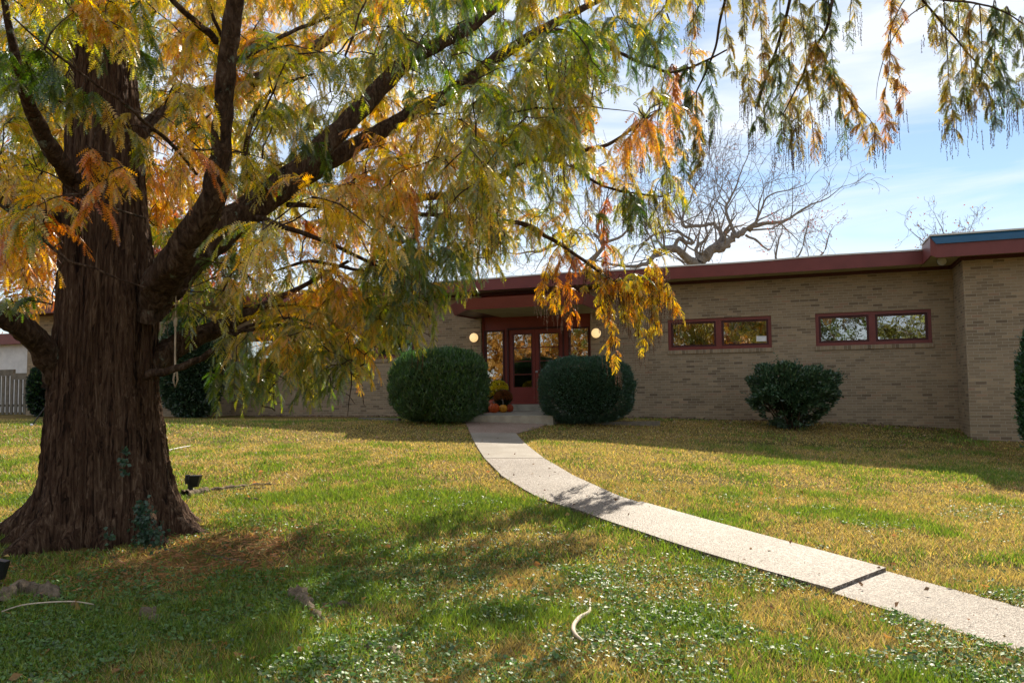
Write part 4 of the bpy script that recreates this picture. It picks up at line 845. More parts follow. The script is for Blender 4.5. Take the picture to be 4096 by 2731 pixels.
# ---- long pendulous strands on the right side of the crown
STR = [([(1548, 160), (1545, 230), (1550, 310)], 9.3, .98, 3), ([(1500, 155), (1500, 200), (1508, 240)], 9.4, .5, 1), ([(1580, 165), (1592, 260), (1600, 380)], 9.2, .25, 3), ([(1622, 150), (1642, 230), (1640, 310)], 9.1, .2, 3), ([(1510, 290), (1520, 360), (1532, 410)], 9.6, .4, 3), ([(1560, 290), (1570, 350), (1572, 410)], 9.4, .3, 3), ([(1600, 300), (1612, 350), (1616, 395)], 9.2, .5, 3),
 ([(1455, 280), (1442, 340), (1440, 410)], 11.7, .62, 2), ([(1475, 245), (1483, 300), (1486, 370)], 11.6, .35, 2), ([(1660, -60), (1668, 60), (1688, 190)], 8.9, .5, 2), ([(1700, -60), (1712, 90), (1722, 240)], 8.7, .45, 3), ([(1738, -60), (1750, 90), (1748, 190)], 8.6, .55, 3), ([(1590, -40), (1592, 60), (1582, 150)], 9.1, .6, 1), ([(1620, -40), (1600, 30), (1570, 70)], 9.1, .3, 2),
 ([(1790, -60), (1790, 120), (1765, 240), (1742, 300)], 8.5, .35, 3), ([(1790, 140), (1792, 250), (1798, 345)], 8.4, .3, 3), ([(1826, -60), (1852, 130), (1832, 240), (1832, 335)], 8.2, .45, 3), ([(1850, 150), (1862, 250), (1872, 345)], 8.2, .6, 3), ([(1900, -60), (1912, 140), (1932, 240), (1948, 330)], 8.0, .3, 3), ([(1930, 190), (1972, 270), (1990, 330)], 8.0, .6, 2), ([(1960, -60), (1952, 40), (1950, 90)], 7.9, .35, 2), ([(1880, 110), (1960, 230), (2006, 290), (2008, 360)], 8.0, .65, 3), ([(1760, 180), (1740, 240), (1735, 310)], 8.5, .3, 2), ([(1815, 60), (1818, 180), (1812, 280)], 8.3, .5, 3), ([(1870, 20), (1880, 140), (1900, 260)], 8.1, .4, 3),
 ([(2052, -60), (2046, 60), (2042, 160), (2030, 240), (2048, 330)], 7.6, .72, 2), ([(2040, 100), (2070, 190), (2076, 260)], 7.6, .75, 2), ([(2040, 110), (2018, 180), (2012, 230)], 7.6, .72, 1),
 ([(2165, -30), (2175, 110), (2182, 210), (2196, 325)], 7.4, .45, 3), ([(2200, 5), (2207, 130), (2216, 240)], 7.4, .35, 3), ([(2250, 12), (2256, 130), (2250, 240)], 7.3, .5, 3), ([(2288, 25), (2284, 150), (2286, 290)], 7.3, .2, 4), ([(2308, 35), (2302, 150), (2326, 215), (2340, 250)], 7.3, .3, 3), ([(2340, 60), (2352, 140), (2366, 220)], 7.2, .4, 2), ([(2120, -10), (2148, 50), (2168, 120)], 7.5, .5, 2), ([(2225, 60), (2232, 160), (2240, 260)], 7.4, .6, 2),
 ([(1252, 628), (1246, 665), (1242, 695)], 11.4, .62, 3), ([(1278, 632), (1272, 670), (1270, 700)], 11.4, .7, 3), ([(1310, 622), (1310, 670), (1316, 715)], 11.4, .9, 3), ([(1350, 618), (1346, 645), (1344, 670)], 11.5, .55, 2), ([(1395, 640), (1398, 710), (1406, 770), (1416, 825)], 11.6, .66, 4), ([(1378, 640), (1380, 690), (1384, 730)], 11.6, .6, 3), ([(1430, 640), (1432, 700), (1434, 740)], 11.6, .5, 4), ([(1460, 645), (1470, 720), (1480, 800)], 11.7, .55, 4), ([(1490, 645), (1500, 700), (1506, 760)], 11.7, .6, 4), ([(1525, 635), (1545, 680), (1562, 712)], 11.7, .66, 4), ([(1400, 655), (1480, 640), (1550, 670)], 11.6, .6, 4), ([(1385, 520), (1390, 580), (1392, 640)], 11.6, 1.0, 3), ([(1360, 600), (1420, 650), (1520, 690)], 11.6, .62, 4), ([(1500, 600), (1510, 640), (1520, 680)], 11.8, .62, 3), ([(1440, 660), (1448, 700), (1452, 725)], 11.5, .66, 3), ([(1290, 560), (1270, 590), (1240, 640)], 11.5, .6, 2),
 ([(1438, 440), (1442, 480), (1448, 515)], 11.7, .3, 4), ([(1468, 440), (1474, 480), (1478, 520)], 11.7, .25, 4), ([(1500, 445), (1504, 480), (1508, 520)], 11.8, .4, 4), ([(1524, 452), (1530, 480), (1532, 505)], 11.8, .5, 4), ([(1340, 400), (1350, 450), (1352, 500)], 11.6, .55, 2), ([(1380, 430), (1382, 480), (1388, 530)], 11.6, .8, 2), ([(1310, 390), (1300, 440), (1296, 480)], 11.6, .55, 2), ([(1350, 340), (1360, 400), (1368, 440)], 11.7, .6, 2)]
for pts_, Y, h, dns in STR:
    P = [aD(x, y, Y + .12 * math.sin(x * .2)) for x, y in pts_]; d = np.linalg.norm(NODES - P[0], axis=1); k = int(np.argmin(d))
    if d[k] > .05 and pts_[0][1] > -20: P = [NODES[k], (NODES[k] + P[0]) / 2 + [0, 0, .08]] + P
    Q = subdiv(P, 5); tb.tube(Q, np.linspace(.008, .002, len(Q)), 4); L_ = 0
    for a, b2 in zip(Q, Q[1:]):
        dd = b2 - a; n_ = int(np.linalg.norm(dd) / .10 * dns * .5 + rng.random())
        for _ in range(n_):
            q = a + dd * rng.random(); l_ = rng.uniform(.10, .24) * (.7 if dns < 3 else 1); x_, y_ = proj(q)
            if y_ < pts_[-1][1] - (14 if Y < 9.5 else 0): SH.append((q, np.array([rng.normal() * .6, rng.normal() * .6, -.5]), l_, h + rng.normal() * .07, 1700 + (y_ > pts_[-1][1] - 90) * 1000, y_))
tb.build('branchlets', BARKL, TREE)
print('shoots', len(SH))
def crown(SH, name, parent, m, pairs=6, sprays=(16, 24), sl_=(.062, .125), wmul=1., down=(.18, .95)):
    parts_V, parts_C, cntv = [], [], 0; stems = MB(); tass = []
    n = len(SH); SP, SD, SL, SHU, SK = [], [], [], [], []
    for (p, od, ln, h, x, y) in SH:
        a = rng.uniform(0, 6.283); d0 = np.array([math.cos(a), math.sin(a), .1]) * .75 + od * .7; d0 /= np.linalg.norm(d0); K = rng.integers(*sprays); g = rng.uniform(*down)
        pos = p.copy(); dirv = d0.copy(); st = ln / K; sidev = np.cross(dirv, [0, 0, 1.]); sidev /= np.linalg.norm(sidev) + 1e-6
        line = [pos.copy()]
        for k in range(K):
            dirv = dirv + np.array([0, 0, -g * 4.2 / K]) + rng.normal(size=3) * .05; dirv /= np.linalg.norm(dirv); pos = pos + dirv * st
            if k % 4 == 3: line.append(pos.copy())
            s_ = 1 if k % 2 else -1; sd = np.cross(dirv, [0.001, 0, 1.]); nsd = np.linalg.norm(sd); sd = sidev if nsd < .25 else sd / nsd; sidev = sd
            e = sd * s_ * rng.uniform(.5, .9) + dirv * rng.uniform(.35, .75) + np.array([0, 0, -rng.uniform(.15, .6)]) + rng.normal(size=3) * .16; e /= np.linalg.norm(e)
            SP.append(pos.copy()); SD.append(e); SL.append(rng.uniform(*sl_) * (1 - .35 * k / K) * (.85 if x >= 1700 else 1)); SK.append(.62 if (x >= 1700 and y < 400 and p[1] < 9.5) else 1.); SHU.append(h + rng.normal() * .085)  # upper right strands: shade and dried brown-green both put into the leaf colour
        SP.append(pos.copy()); SD.append(dirv.copy()); SL.append(sl_[0]); SHU.append(h); SK.append(1.)
        stems.tube(line, np.linspace(.0026, .0012, len(line)), 3)
        prob = .8 if x > 2600 else (.05 if x > 900 else 0)
        if rng.random() < prob: tass.append((pos.copy(), rng.uniform(.14, .32)))
    SP, SD, SL, SHU, SK = map(np.array, (SP, SD, SL, SHU, SK)); n = len(SP)
    side = np.cross(SD, rng.normal(size=(n, 3)) * .45 + np.array([0, 0, 1.])); side /= np.linalg.norm(side, axis=1)[:, None] + 1e-9; nor = np.cross(side, SD)
    Vs = []; W_ = SL * .235 * wmul
    for k in range(pairs):
        t0 = (k + .1) / pairs; t1 = t0 + .80 / pairs; prof = math.sin(min(1, (k + 1.2) / (pairs * .45)) * math.pi / 2) * (1 - .45 * (k / pairs) ** 2)
        sag = -(t0 ** 2) * .22
        a = SP + SD * (SL * t0)[:, None]; b2 = SP + SD * (SL * t1)[:, None]
        a[:, 2] += sag * SL; b2[:, 2] += -(t1 ** 2) * .22 * SL
        for s_ in (1, -1):
            tip = a + SD * (SL * .50 / pairs + W_ * .42)[:, None] + side * (s_ * W_ * prof)[:, None] - nor * (W_ * .22 * prof)[:, None]
            Vs.append(np.stack([a, b2, tip] if s_ > 0 else [b2, a, tip], 1))
    tipb = SP + SD * (SL * .9)[:, None]; tipb[:, 2] -= .2 * SL; w2 = side * (W_ * .22)[:, None]; Vs.append(np.stack([tipb + w2, tipb - w2, SP + SD * (SL * 1.12)[:, None] + np.array([0, 0, -.26]) * SL[:, None]], 1))
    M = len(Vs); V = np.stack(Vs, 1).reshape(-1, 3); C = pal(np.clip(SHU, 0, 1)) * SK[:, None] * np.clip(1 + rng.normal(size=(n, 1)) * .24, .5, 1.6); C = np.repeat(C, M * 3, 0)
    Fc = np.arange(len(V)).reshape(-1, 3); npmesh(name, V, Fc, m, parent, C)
    stems.build('twigs', BARKL, parent); return tass
tass = crown(SH, 'crown', TREE, FOL)
# hanging catkin tassels (strings of small beads)
TV = []
for p, ln in tass:
    for _ in range(rng.integers(3, 7)):
        q = p + rng.normal(size=3) * [.05, .05, .02]; K = int(ln / .011); l2 = ln * rng.uniform(.6, 1)
        dr = rng.normal(size=3) * .06; z = np.linspace(0, -l2, K); b_ = q + z[:, None] * np.array([0, 0, 1]) + (z ** 2)[:, None] * dr * 3 + rng.normal(size=(K, 3)) * .0028
        TV.append(b_)
TP = np.concatenate(TV); r = rng.uniform(.0032, .0055, (len(TP), 1)); O = np.array([(1, 0, 0), (0, 1, 0), (-1, 0, 0), (0, -1, 0), (0, 0, 1.6), (0, 0, -1.6)])
V = (TP[:, None] + O[None] * r[:, None]).reshape(-1, 3); i = np.arange(len(TP))[:, None, None] * 6
Fc = (i + np.array([(0, 1, 4), (1, 2, 4), (2, 3, 4), (3, 0, 4), (1, 0, 5), (2, 1, 5), (3, 2, 5), (0, 3, 5)])[None]).reshape(-1, 3)
CATM, a_, b_ = mat('catkin_brown', (.10, .045, .018), .7, .2); npmesh('catkins', V, Fc, CATM, TREE)
# round cones here and there
mb = MB(); mb.lathe((0, 0, 0), [(.001, -.014), (.009, -.010), (.013, 0), (.009, .010), (.001, .014)], 7); cone0 = None
for k in range(60):
    q = SH[rng.integers(len(SH))]
    if q[4] < 900: continue
    if cone0 is None: cone0 = mb.build('cone', CATM, TREE, True); c = cone0
    else: c = cone0.copy(); COL.objects.link(c)
    c.location = tuple(q[0] + np.array([rng.normal() * .08, rng.normal() * .08, -.12]))
# surface roots of the tree
def root(pts, w_, name='root', lift=0.0):
    P = []
    w_ = [q * .68 for q in w_]
    for i, (x, y) in enumerate(pts): g_ = gpt(x * KD, y * KD); P.append(g_ + [0, 0, w_[i] * .15])
    Q = subdiv([np.append(p, q) for p, q in zip(P, w_)], 5); mb = MB()
    mb.tube([q[:3] for q in Q], [max(.004, q[3] * (1 + .22 * math.sin(k * 1.9) + .12 * math.sin(k * .83 + 2))) for k, q in enumerate(Q)], 14)
    V_ = np.array(mb.v); C_ = np.repeat(np.array([q[:3] for q in Q]), 14, 0); V_ = C_ + (V_ - C_) * (1 + .16 * rng.normal(size=(len(V_), 1))); mb.v = [tuple(q) for q in V_]; return mb.build(name, ROOTB, TREE, True)
root([(425, 1142), (450, 1136), (490, 1128), (540, 1122), (580, 1116), (625, 1114), (650, 1116)], [.10, .08, .065, .055, .045, .03, .01])
root([(520, 1127), (560, 1124), (600, 1122), (634, 1119)], [.03, .03, .025, .012])
root([(545, 1150), (570, 1147), (600, 1152), (625, 1158)], [.01, .035, .03, .006])
root([(650, 1372), (672, 1368), (694, 1378), (704, 1396), (722, 1412), (748, 1432)], [.03, .075, .085, .06, .05, .015])
root([(700, 1398), (760, 1392), (820, 1394), (880, 1408), (930, 1420)], [.03, .035, .03, .018, .006])
root([(795, 1478), (830, 1486), (870, 1492), (905, 1502), (925, 1525)], [.015, .03, .035, .05, .02])
root([(312, 1418), (330, 1414), (352, 1424), (362, 1440)], [.03, .07, .065, .02])
root([(0, 1395), (30, 1372), (70, 1365), (115, 1372), (140, 1390)], [.06, .11, .12, .09, .02])
root([(470, 1270), (520, 1283), (570, 1290)], [.01, .018, .005])
root([(1000, 1240), (1050, 1242), (1110, 1240)], [.006, .016, .006])

# ------------------------------------------------------------------ ivy on the trunk foot
def near_trunk(x, y, dy=0): 
    return aD(x, y, 7.8 - dy)
P = []
for x, y, r, n in [(330, 1190, 18, 120), (325, 1165, 14, 60), (335, 1225, 20, 120), (285, 1060, 6, 30), (286, 1035, 5, 20), (290, 1085, 6, 20), (355, 1235, 22, 80), (250, 1225, 14, 30)]:
    for _ in range(n):
        xx, yy = x + rng.normal() * r * .6, y + rng.normal() * r * .7
        Y = 6.85 if y > 1100 else 7.12; P.append(aD(xx, yy, Y + rng.normal() * .03 - (max(yy - 1180, 0) * .002)))
P = np.array(P); n = len(P); D = rng.normal(size=(n, 3)) + np.array([0, -1, -.2]); D /= np.linalg.norm(D, axis=1)[:, None]
V, Fc, C = leaves(P, D, rng.uniform(.025, .05, n), rng.uniform(.025, .045, n), colvar(n, (.04, .09, .05), .4)); o = npmesh('ivy', V, Fc, COVERM, None, C); tag(o, 'small ivy climbing the foot of the big trunk', 'ivy')

# ------------------------------------------------------------------ lawn cover
def vnoise(x, y, s, seed):
    def hsh(i, j): return np.modf(np.abs(np.sin(i * 127.1 + j * 311.7 + seed * 17.3) * 43758.5453))[0]
    x = x * s + 1000; y = y * s + 1000; i, j = np.floor(x), np.floor(y); u, v = x - i, y - j; u, v = u * u * (3 - 2 * u), v * v * (3 - 2 * v)
    return (hsh(i, j) * (1 - u) + hsh(i + 1, j) * u) * (1 - v) + (hsh(i, j + 1) * (1 - u) + hsh(i + 1, j + 1) * u) * v
def fbm(x, y, s, seed): return (vnoise(x, y, s, seed) + .5 * vnoise(x, y, s * 2.1, seed + 1) + .25 * vnoise(x, y, s * 4.3, seed + 2)) / 1.75
PLx = np.array([p[:2] for p in subdiv(plw, 6)]); PRx = np.array([p[:2] for p in subdiv(prw, 6)])
poly_ = np.concatenate([PLx, PRx[::-1]])
def inpath(X, Y):
    c = np.zeros(len(X), bool); n = len(poly_)
    for i in range(n):
        x1, y1 = poly_[i]; x2, y2 = poly_[(i + 1) % n]
        with np.errstate(divide='ignore', invalid='ignore'): c ^= ((y1 > Y) != (y2 > Y)) & (X < (x2 - x1) * (Y - y1) / (y2 - y1 + 1e-12) + x1)
    return c
def lawn_pts(n, y0, y1, pw=1.):
    Y = y0 + (y1 - y0) * rng.random(n) ** pw; hw_ = Y * .67 + .6; X = rng.uniform(-1, 1, n) * hw_
    nb = (X - P0[0]) * NN[0] + (Y - P0[1]) * NN[1]; uu = (X - P0[0]) * DX[0] + (Y - P0[1]) * DX[1]
    k = ~inpath(X, Y) & (nb > .05) & ~((nb < nS) & (uu > uq0) & (uu < uq1)) & ~((nb < 1.4) & ((uu > uR) | (uu < uLw)))
    k &= np.hypot(X + 3.95, Y - 7.8) > .75
    return X[k], Y[k]
def green_at(X, Y):
    near = np.clip((13.5 - Y) / 6, 0, 1); g_ = fbm(X, Y, .55, 3); g2 = fbm(X, Y, 1.9, 9)
    return np.clip((g_ - .5) * 2.4 + (g2 - .5) * 2.4 + .22 + .22 * near - .15 * (Y > 13), 0, 1)
def litter_at(X, Y): return np.exp(-((X + 2.5) / .9) ** 2 - ((Y - 7.2) / 1.1) ** 2) + .55 * np.exp(-((X + 3.6) / 1.5) ** 2 - ((Y - 6.2) / .6) ** 2)
GV, GC = [], []
for (n, y0, y1, hh, ww) in ((150000, 3.1, 6.5, .045, .0042), (150000, 6.5, 10.5, .042, .006), (130000, 10.5, 15.5, .038, .009), (90000, 15.5, 22, .035, .013)):
    X, Y = lawn_pts(n, y0, y1, .8); n = len(X); gr = green_at(X, Y); isg = rng.random(n) < gr * .9 + .06; lit = litter_at(X, Y)
    kp = rng.random(n) > lit * .93; X, Y, gr, isg = X[kp], Y[kp], gr[kp], isg[kp]; n = len(X)
    tuft = .55 + .9 * fbm(X, Y, 6, 21); H = hh * rng.uniform(.5, 1.5, n) * tuft * np.where(isg, 1.25, .85); a = rng.uniform(0, 6.283, n); ln = rng.uniform(.2, 1.25, n) * np.where(isg, .8, 1.1)
    base = np.stack([X, Y, gz(X, Y) - .004], 1); b_a = rng.uniform(0, 6.283, n); wv = np.stack([np.cos(b_a), np.sin(b_a), 0 * b_a], 1) * (ww * rng.uniform(.6, 1.3, n))[:, None]
    tip = base + np.stack([np.cos(a) * ln * H, np.sin(a) * ln * H, H], 1)
    GV.append(np.stack([base - wv, base + wv, tip], 1).reshape(-1, 3))
    tan = np.where(rng.random((n, 1)) < .55, np.array([[.50, .37, .11]]), np.array([[.38, .30, .13]])); grn = np.where(rng.random((n, 1)) < .5, np.array([[.12, .20, .025]]), np.array([[.22, .28, .045]]))
    C = np.where(isg[:, None], grn, tan) * np.clip(1 + rng.normal(size=(n, 1)) * .28, .4, 1.7); GC.append(np.repeat(C, 3, 0))
V = np.concatenate(GV); o = npmesh('grass', V, np.arange(len(V)).reshape(-1, 3), GRASSM, None, np.concatenate(GC)); tag(o, 'short patchy lawn grass, part green and part straw coloured', kind='stuff')
# low round-leaved weeds
CV = []
for (n, y0, y1, sz) in ((90000, 3.1, 6.5, .034), (60000, 6.5, 10, .030), (26000, 10, 14, .026)):
    X, Y = lawn_pts(n, y0, y1, .85); g_ = fbm(X, Y, 1.1, 33) + .5 * (fbm(X, Y, 4, 40) - .5)
    wgt = np.clip((g_ - .50) * 3.4 + np.clip((7 - Y) / 7, 0, .3) + .30 * np.exp(-((X + 3) / 2.6) ** 2 - ((Y - 5.6) / 1.8) ** 2), 0.02, 1) * np.clip((12 - Y) / 5, 0, 1)
    k = rng.random(len(X)) < wgt * .8; X, Y = X[k], Y[k]; n = len(X)
    hgt = rng.uniform(.012, .042, n); P = np.stack([X, Y, gz(X, Y) + hgt], 1); a = rng.uniform(0, 6.283, n); nrm = np.stack([rng.normal(size=n) * .42, rng.normal(size=n) * .42, np.ones(n)], 1); nrm /= np.linalg.norm(nrm, axis=1)[:, None]
    e1_ = np.cross(nrm, np.stack([np.cos(a), np.sin(a), 0 * a], 1)); e1_ /= np.linalg.norm(e1_, axis=1)[:, None]; e2_ = np.cross(nrm, e1_); s_ = (sz * rng.uniform(.4, 1.05, n) * .62)[:, None]
    ring_ = [P + s_ * (math.cos(t) * e1_ * (.62 if j else .4) + math.sin(t) * e2_) + nrm * s_ * (.22 if j % 2 else -.05) for j, t in enumerate(np.linspace(0, 6.283, 6, endpoint=False))]
    V = np.stack(ring_, 1).reshape(-1, 3); i = np.arange(n)[:, None] * 6; Fc = np.concatenate([i + np.array([[0, 1, 2]]), i + np.array([[0, 2, 3]]), i + np.array([[0, 3, 4]]), i + np.array([[0, 4, 5]])], 1).reshape(-1, 3)
    C = np.repeat(colvar(n, (.10, .19, .040), .45), 6, 0); CV.append((V, Fc, C))
V, Fc, C = merge(CV); o = npmesh('ground_cover', V, Fc, COVERM, None, C); tag(o, 'glossy round-leaved weeds growing through the lawn', kind='stuff')
# fallen leaves and needle litter
LV = []
X, Y = lawn_pts(60000, 4.0, 10.5); l = litter_at(X, Y); k = rng.random(len(X)) < l * .9; X, Y = X[k], Y[k]; n = len(X); a = rng.uniform(0, 6.283, n)
D = np.stack([np.cos(a), np.sin(a), rng.normal(size=n) * .18], 1); LV.append(leaves(np.stack([X, Y, gz(X, Y) + rng.uniform(.004, .03, n)], 1), D, rng.uniform(.03, .11, n), rng.uniform(.004, .012, n), colvar(n, (.40, .19, .08), .45)))
X, Y = lawn_pts(1300, 3.4, 12); k = rng.random(len(X)) < .10 + .75 * np.exp(-((X + 3) / 2.2) ** 2 - ((Y - 5) / 2.) ** 2); X, Y = X[k], Y[k]; n = len(X); LV.append(curled(np.stack([X, Y, gz(X, Y) + .03], 1), rng.uniform(.035, .085, n), colvar(n, (.42, .22, .08), .45)))
X, Y = lawn_pts(700, 12, 21.5); n = len(X); LV.append(curled(np.stack([X, Y, gz(X, Y) + .02], 1), rng.uniform(.03, .08, n), colvar(n, (.40, .28, .18), .4)))
uu = rng.uniform(-9, 9.8, 900); nn_ = np.abs(rng.normal(size=900)) * .35 + .05; Pq = P0[None] + uu[:, None] * DX + nn_[:, None] * NN; k = ~((uu > uq0) & (uu < uq1)); Pq = Pq[k]; Pq[:, 2] = gz(Pq[:, 0], Pq[:, 1]) + .025; LV.append(curled(Pq, rng.uniform(.04, .1, len(Pq)), colvar(len(Pq), (.22, .15, .10), .5)))
n = 60; i_ = rng.integers(0, len(PLx), n); t_ = rng.random((n, 1)); q = PLx[i_] * (1 - t_) + PRx[i_] * t_; LV.append(curled(np.stack([q[:, 0], q[:, 1], gz(q[:, 0], q[:, 1]) + .05], 1), rng.uniform(.02, .06, n), colvar(n, (.22, .13, .07), .5)))
V, Fc, C = merge(LV); o = npmesh('leaf_litter', V, Fc, DRYM, None, C); tag(o, 'brown fallen leaves and rusty needles scattered over the lawn', kind='stuff')
# sticks
def stick(pts, w_, lab, m=TIMB, name='stick', lift=.02):
    P = [gpt(x * KD, y * KD) + np.array([0, 0, lift]) for x, y in pts]; Q = subdiv([np.append(p, q) for p, q in zip(P, w_)], 5); mb = MB()
    mb.tube([q[:3] for q in Q], [max(.002, q[3]) for q in Q], 8); o = mb.build(name, m, None, True); tag(o, lab, 'stick')
PALES = paint('pale_bare_wood', (.55, .44, .33), .7, .25, 12)
stick([(1356, 1410), (1352, 1422), (1334, 1432), (1320, 1448), (1317, 1462), (1324, 1476), (1340, 1489)], [.006, .012, .014, .014, .013, .011, .006], 'curved bare pale stick lying in the near grass', PALES, lift=.045)
stick([(1356, 1382), (1354, 1400)], [.004, .004], 'thin white twig just above the curved stick', PALES, lift=.03)
stick([(388, 1036), (410, 1031), (438, 1026)], [.012, .012, .008], 'white stick lying on the lawn right behind the trunk', DRIP, lift=.02)
stick([(3, 1425), (60, 1408), (160, 1401), (215, 1408)], [.004, .005, .005, .003], 'long thin grey twig in the near left grass', PALES, lift=.06)
stick([(1460, 1108 - 5), (1482, 1099), (1500, 1095)], [.004, .006, .004], 'small pale twig on the lawn right of the path', PALES, lift=.02) if False else None
# spot light stake behind the trunk
g_ = gpt(437 * KD, 1130 * KD); t = thing('garden_spotlight', g_, 'small black garden spotlight on a stake right of the trunk', 'garden light'); s = g_[1] / F * KD
mb = MB(); mb.lathe(g_ - [0, 0, .04], [(.001, 0), (6 * s, .03), (6 * s, .04 + 28 * s), (.001, .045 + 28 * s)], 12); mb.build('stake', BLACK, t)
mb = MB(); c0 = g_ + [9 * s, 0, 12 * s]; mb.hexa([c0 + np.array(q) * s for q in [(-6, -5, 0), (8, -5, 0), (8, 5, 0), (-6, 5, 0), (-12, -9, 26), (16, -9, 26), (16, 9, 26), (-12, 9, 26)]]); mb.build('head', BLACK, t)
mb = MB(); mb.lathe(g_ + [-4 * s, -6 * s, 20 * s], [(5.5 * s, 0), (6.5 * s, 10 * s), (5 * s, 20 * s), (.001, 20 * s)], 12); mb.build('lamp_tube', BLACK, t)
g_ = gpt(2 * KD, 1345 * KD); t = thing('garden_spotlight', g_, 'black garden light cut off by the left edge in the shade', 'garden light'); s = g_[1] / F * KD
mb = MB(); mb.lathe(g_ - [0, 0, .04], [(.001, 0), (7 * s, .03), (7 * s, .06), (.001, .065)], 12); mb.build('stake', BLACK, t)
mb = MB(); c0 = g_ + [0, 0, 15 * s]; mb.hexa([c0 + np.array(q) * s for q in [(-12, -6, 0), (6, -6, 0), (6, 6, 0), (-12, 6, 0), (-16, -10, 46), (14, -10, 40), (14, 10, 40), (-16, 10, 46)]]); mb.build('head', BLACK, t)
# marker stake, hanging loop
g0_ = gpt(72 * KD, 988 * KD); g1_ = g0_ + [.35, .4, .75]
mb = MB(); mb.tube([g0_, (g0_ + g1_) / 2 + [0, 0, .03], g1_], .014, 8); o = mb.build('marker_stake', BLACK); tag(o, 'thin black leaning stake with a white foot near the fence', 'stake')
mb = MB(); mb.lathe(g0_ + [0, 0, .02], [(.001, -.02), (.035, -.01), (.03, .03), (.001, .04)], 10); mb.build('foot', PAPER, o, True)
mb = MB(); top = aD(404, 655, 7.7); a1 = aD(403, 740, 7.7); a2 = aD(402, 845, 7.7); mb.tube([top, a1], .006, 6)
mb.tube([a1, aD(402, 800, 7.7), a2, aD(398, 872, 7.7), aD(402, 889, 7.7), aD(408, 872, 7.7), a2 + [.012, 0, 0]], .009, 7); mb.lathe(a1, [(.001, -.05), (.018, -.04), (.02, .04), (.001, .05)], 10)
o = mb.build('hanging_rope', PALES, None, True); tag(o, 'pale rope with a small loop hanging from the limb beside the trunk', 'rope')
mb = MB(); gq = gpt(1128 * KD * .999, 961 * KD); mb.box(tuple(gq + [0, 0, .03]), (.05, .04, .03)); mb.box(tuple(gq + [0, 0, .068]), (.03, .03, .008)); 
# (small pale drain block by the wall foot)
gq = gpt(600 * KD + 525, 1662); mb = MB(); mb.box(tuple(gq + [0, 0, .025]), (.055, .04, .025)); mb.box(tuple(gq + [0, 0, .0555]), (.035, .025, .006)); o = mb.build('drain_cap', DRIP); tag(o, 'small white cap on the ground by the wall under the left windows', 'drain cap')

# ------------------------------------------------------------------ bare trees behind the building
def grow(mb, tips, p, d, ln, r, lev, up=.12, wig=.28, k=5, minr=.006, leafp=.5):
    seg = 5; pts = [p]; q = p.copy(); dd = d.copy(); rr_ = [r]
    for i in range(seg):
        dd = dd + rng.normal(size=3) * wig / (1 + .2 * lev) + np.array([0, 0, up * .4]); dd /= np.linalg.norm(dd); q = q + dd * ln / seg; pts.append(q.copy()); rr_.append(max(minr * .8, r * (1 - .13 * (i + 1))))
        if lev > 0 and i >= 1 and rng.random() < .42:
            a = rng.normal(size=3); e = dd * .55 + a / np.linalg.norm(a) * .75; e /= np.linalg.norm(e); grow(mb, tips, q.copy(), e, ln * rng.uniform(.5, .75), max(minr, rr_[-1] * .55), lev - 1, up, wig, 4 if lev < 3 else 5, minr, leafp)
    mb.tube(pts, rr_, k if lev > 1 else 3)
    if lev > 0:
        for _ in range(2):
            a = rng.normal(size=3); e = dd * .9 + a / np.linalg.norm(a) * .5; e /= np.linalg.norm(e); grow(mb, tips, q.copy(), e, ln * rng.uniform(.6, .8), max(minr, rr_[-1] * .8), lev - 1, up, wig, 4, minr, leafp)
    else: tips.append(q.copy())
def bare_tree(base, lab, limbs, lev=4, lcol=(.30, .12, .05), leafn=1, minr=.010, lsz=.10, group='trees beyond the building', ln=2.2):
    t = thing('bare_tree', base, lab, 'tree', group); tips = []; mb = MB(); tr_ = MB()
    for l in limbs:
        P, r = [], []
        for x, y, Y, w_ in l: P.append(aD(x, y, Y)); r.append(w_ * .5 * KD * Y / F)
        Q = subdiv([np.append(p, q) for p, q in zip(P, r)], 4); pts = [q[:3] + rng.normal(size=3) * q[3] * .3 for q in Q]; tr_.tube(pts, [max(.012, q[3]) for q in Q], 8)
        for i in range(3, len(pts)):
            if rng.random() < .45:
                d = pts[i] - pts[i - 1]; a = rng.normal(size=3); a[2] = abs(a[2]) * .8; e = d / np.linalg.norm(d) * .5 + a / np.linalg.norm(a); e /= np.linalg.norm(e)
                grow(mb, tips, pts[i].copy(), e, rng.uniform(.7, 1.25) * ln * (.55 + .45 * min(1, Q[i][3] / .12)), max(minr, min(.06, Q[i][3] * .5)), lev - 2, minr=minr)
        d = pts[-1] - pts[-2]; grow(mb, tips, pts[-1].copy(), d / np.linalg.norm(d), ln * .8, max(.02, Q[-1][3]), lev - 2, minr=minr)
    tr_.build('trunk', GREYB, t, True); mb.build('branches', GREYB, t)
    if leafn:
        T = np.array(tips); T = np.repeat(T, leafn, 0); T = T[rng.random(len(T)) < .5]; n = len(T); D = rng.normal(size=(n, 3)); D[:, 2] -= 1; D /= np.linalg.norm(D, axis=1)[:, None]
        V, Fc, C = leaves(T + rng.normal(size=(n, 3)) * .12, D, lsz * rng.uniform(.6, 1.4, n), lsz * .5, colvar(n, lcol, .4)); npmesh('crown', V, Fc, DRYM, t, C)
    return t
bt = aD(1612, 700, 42); bt[2] = .95
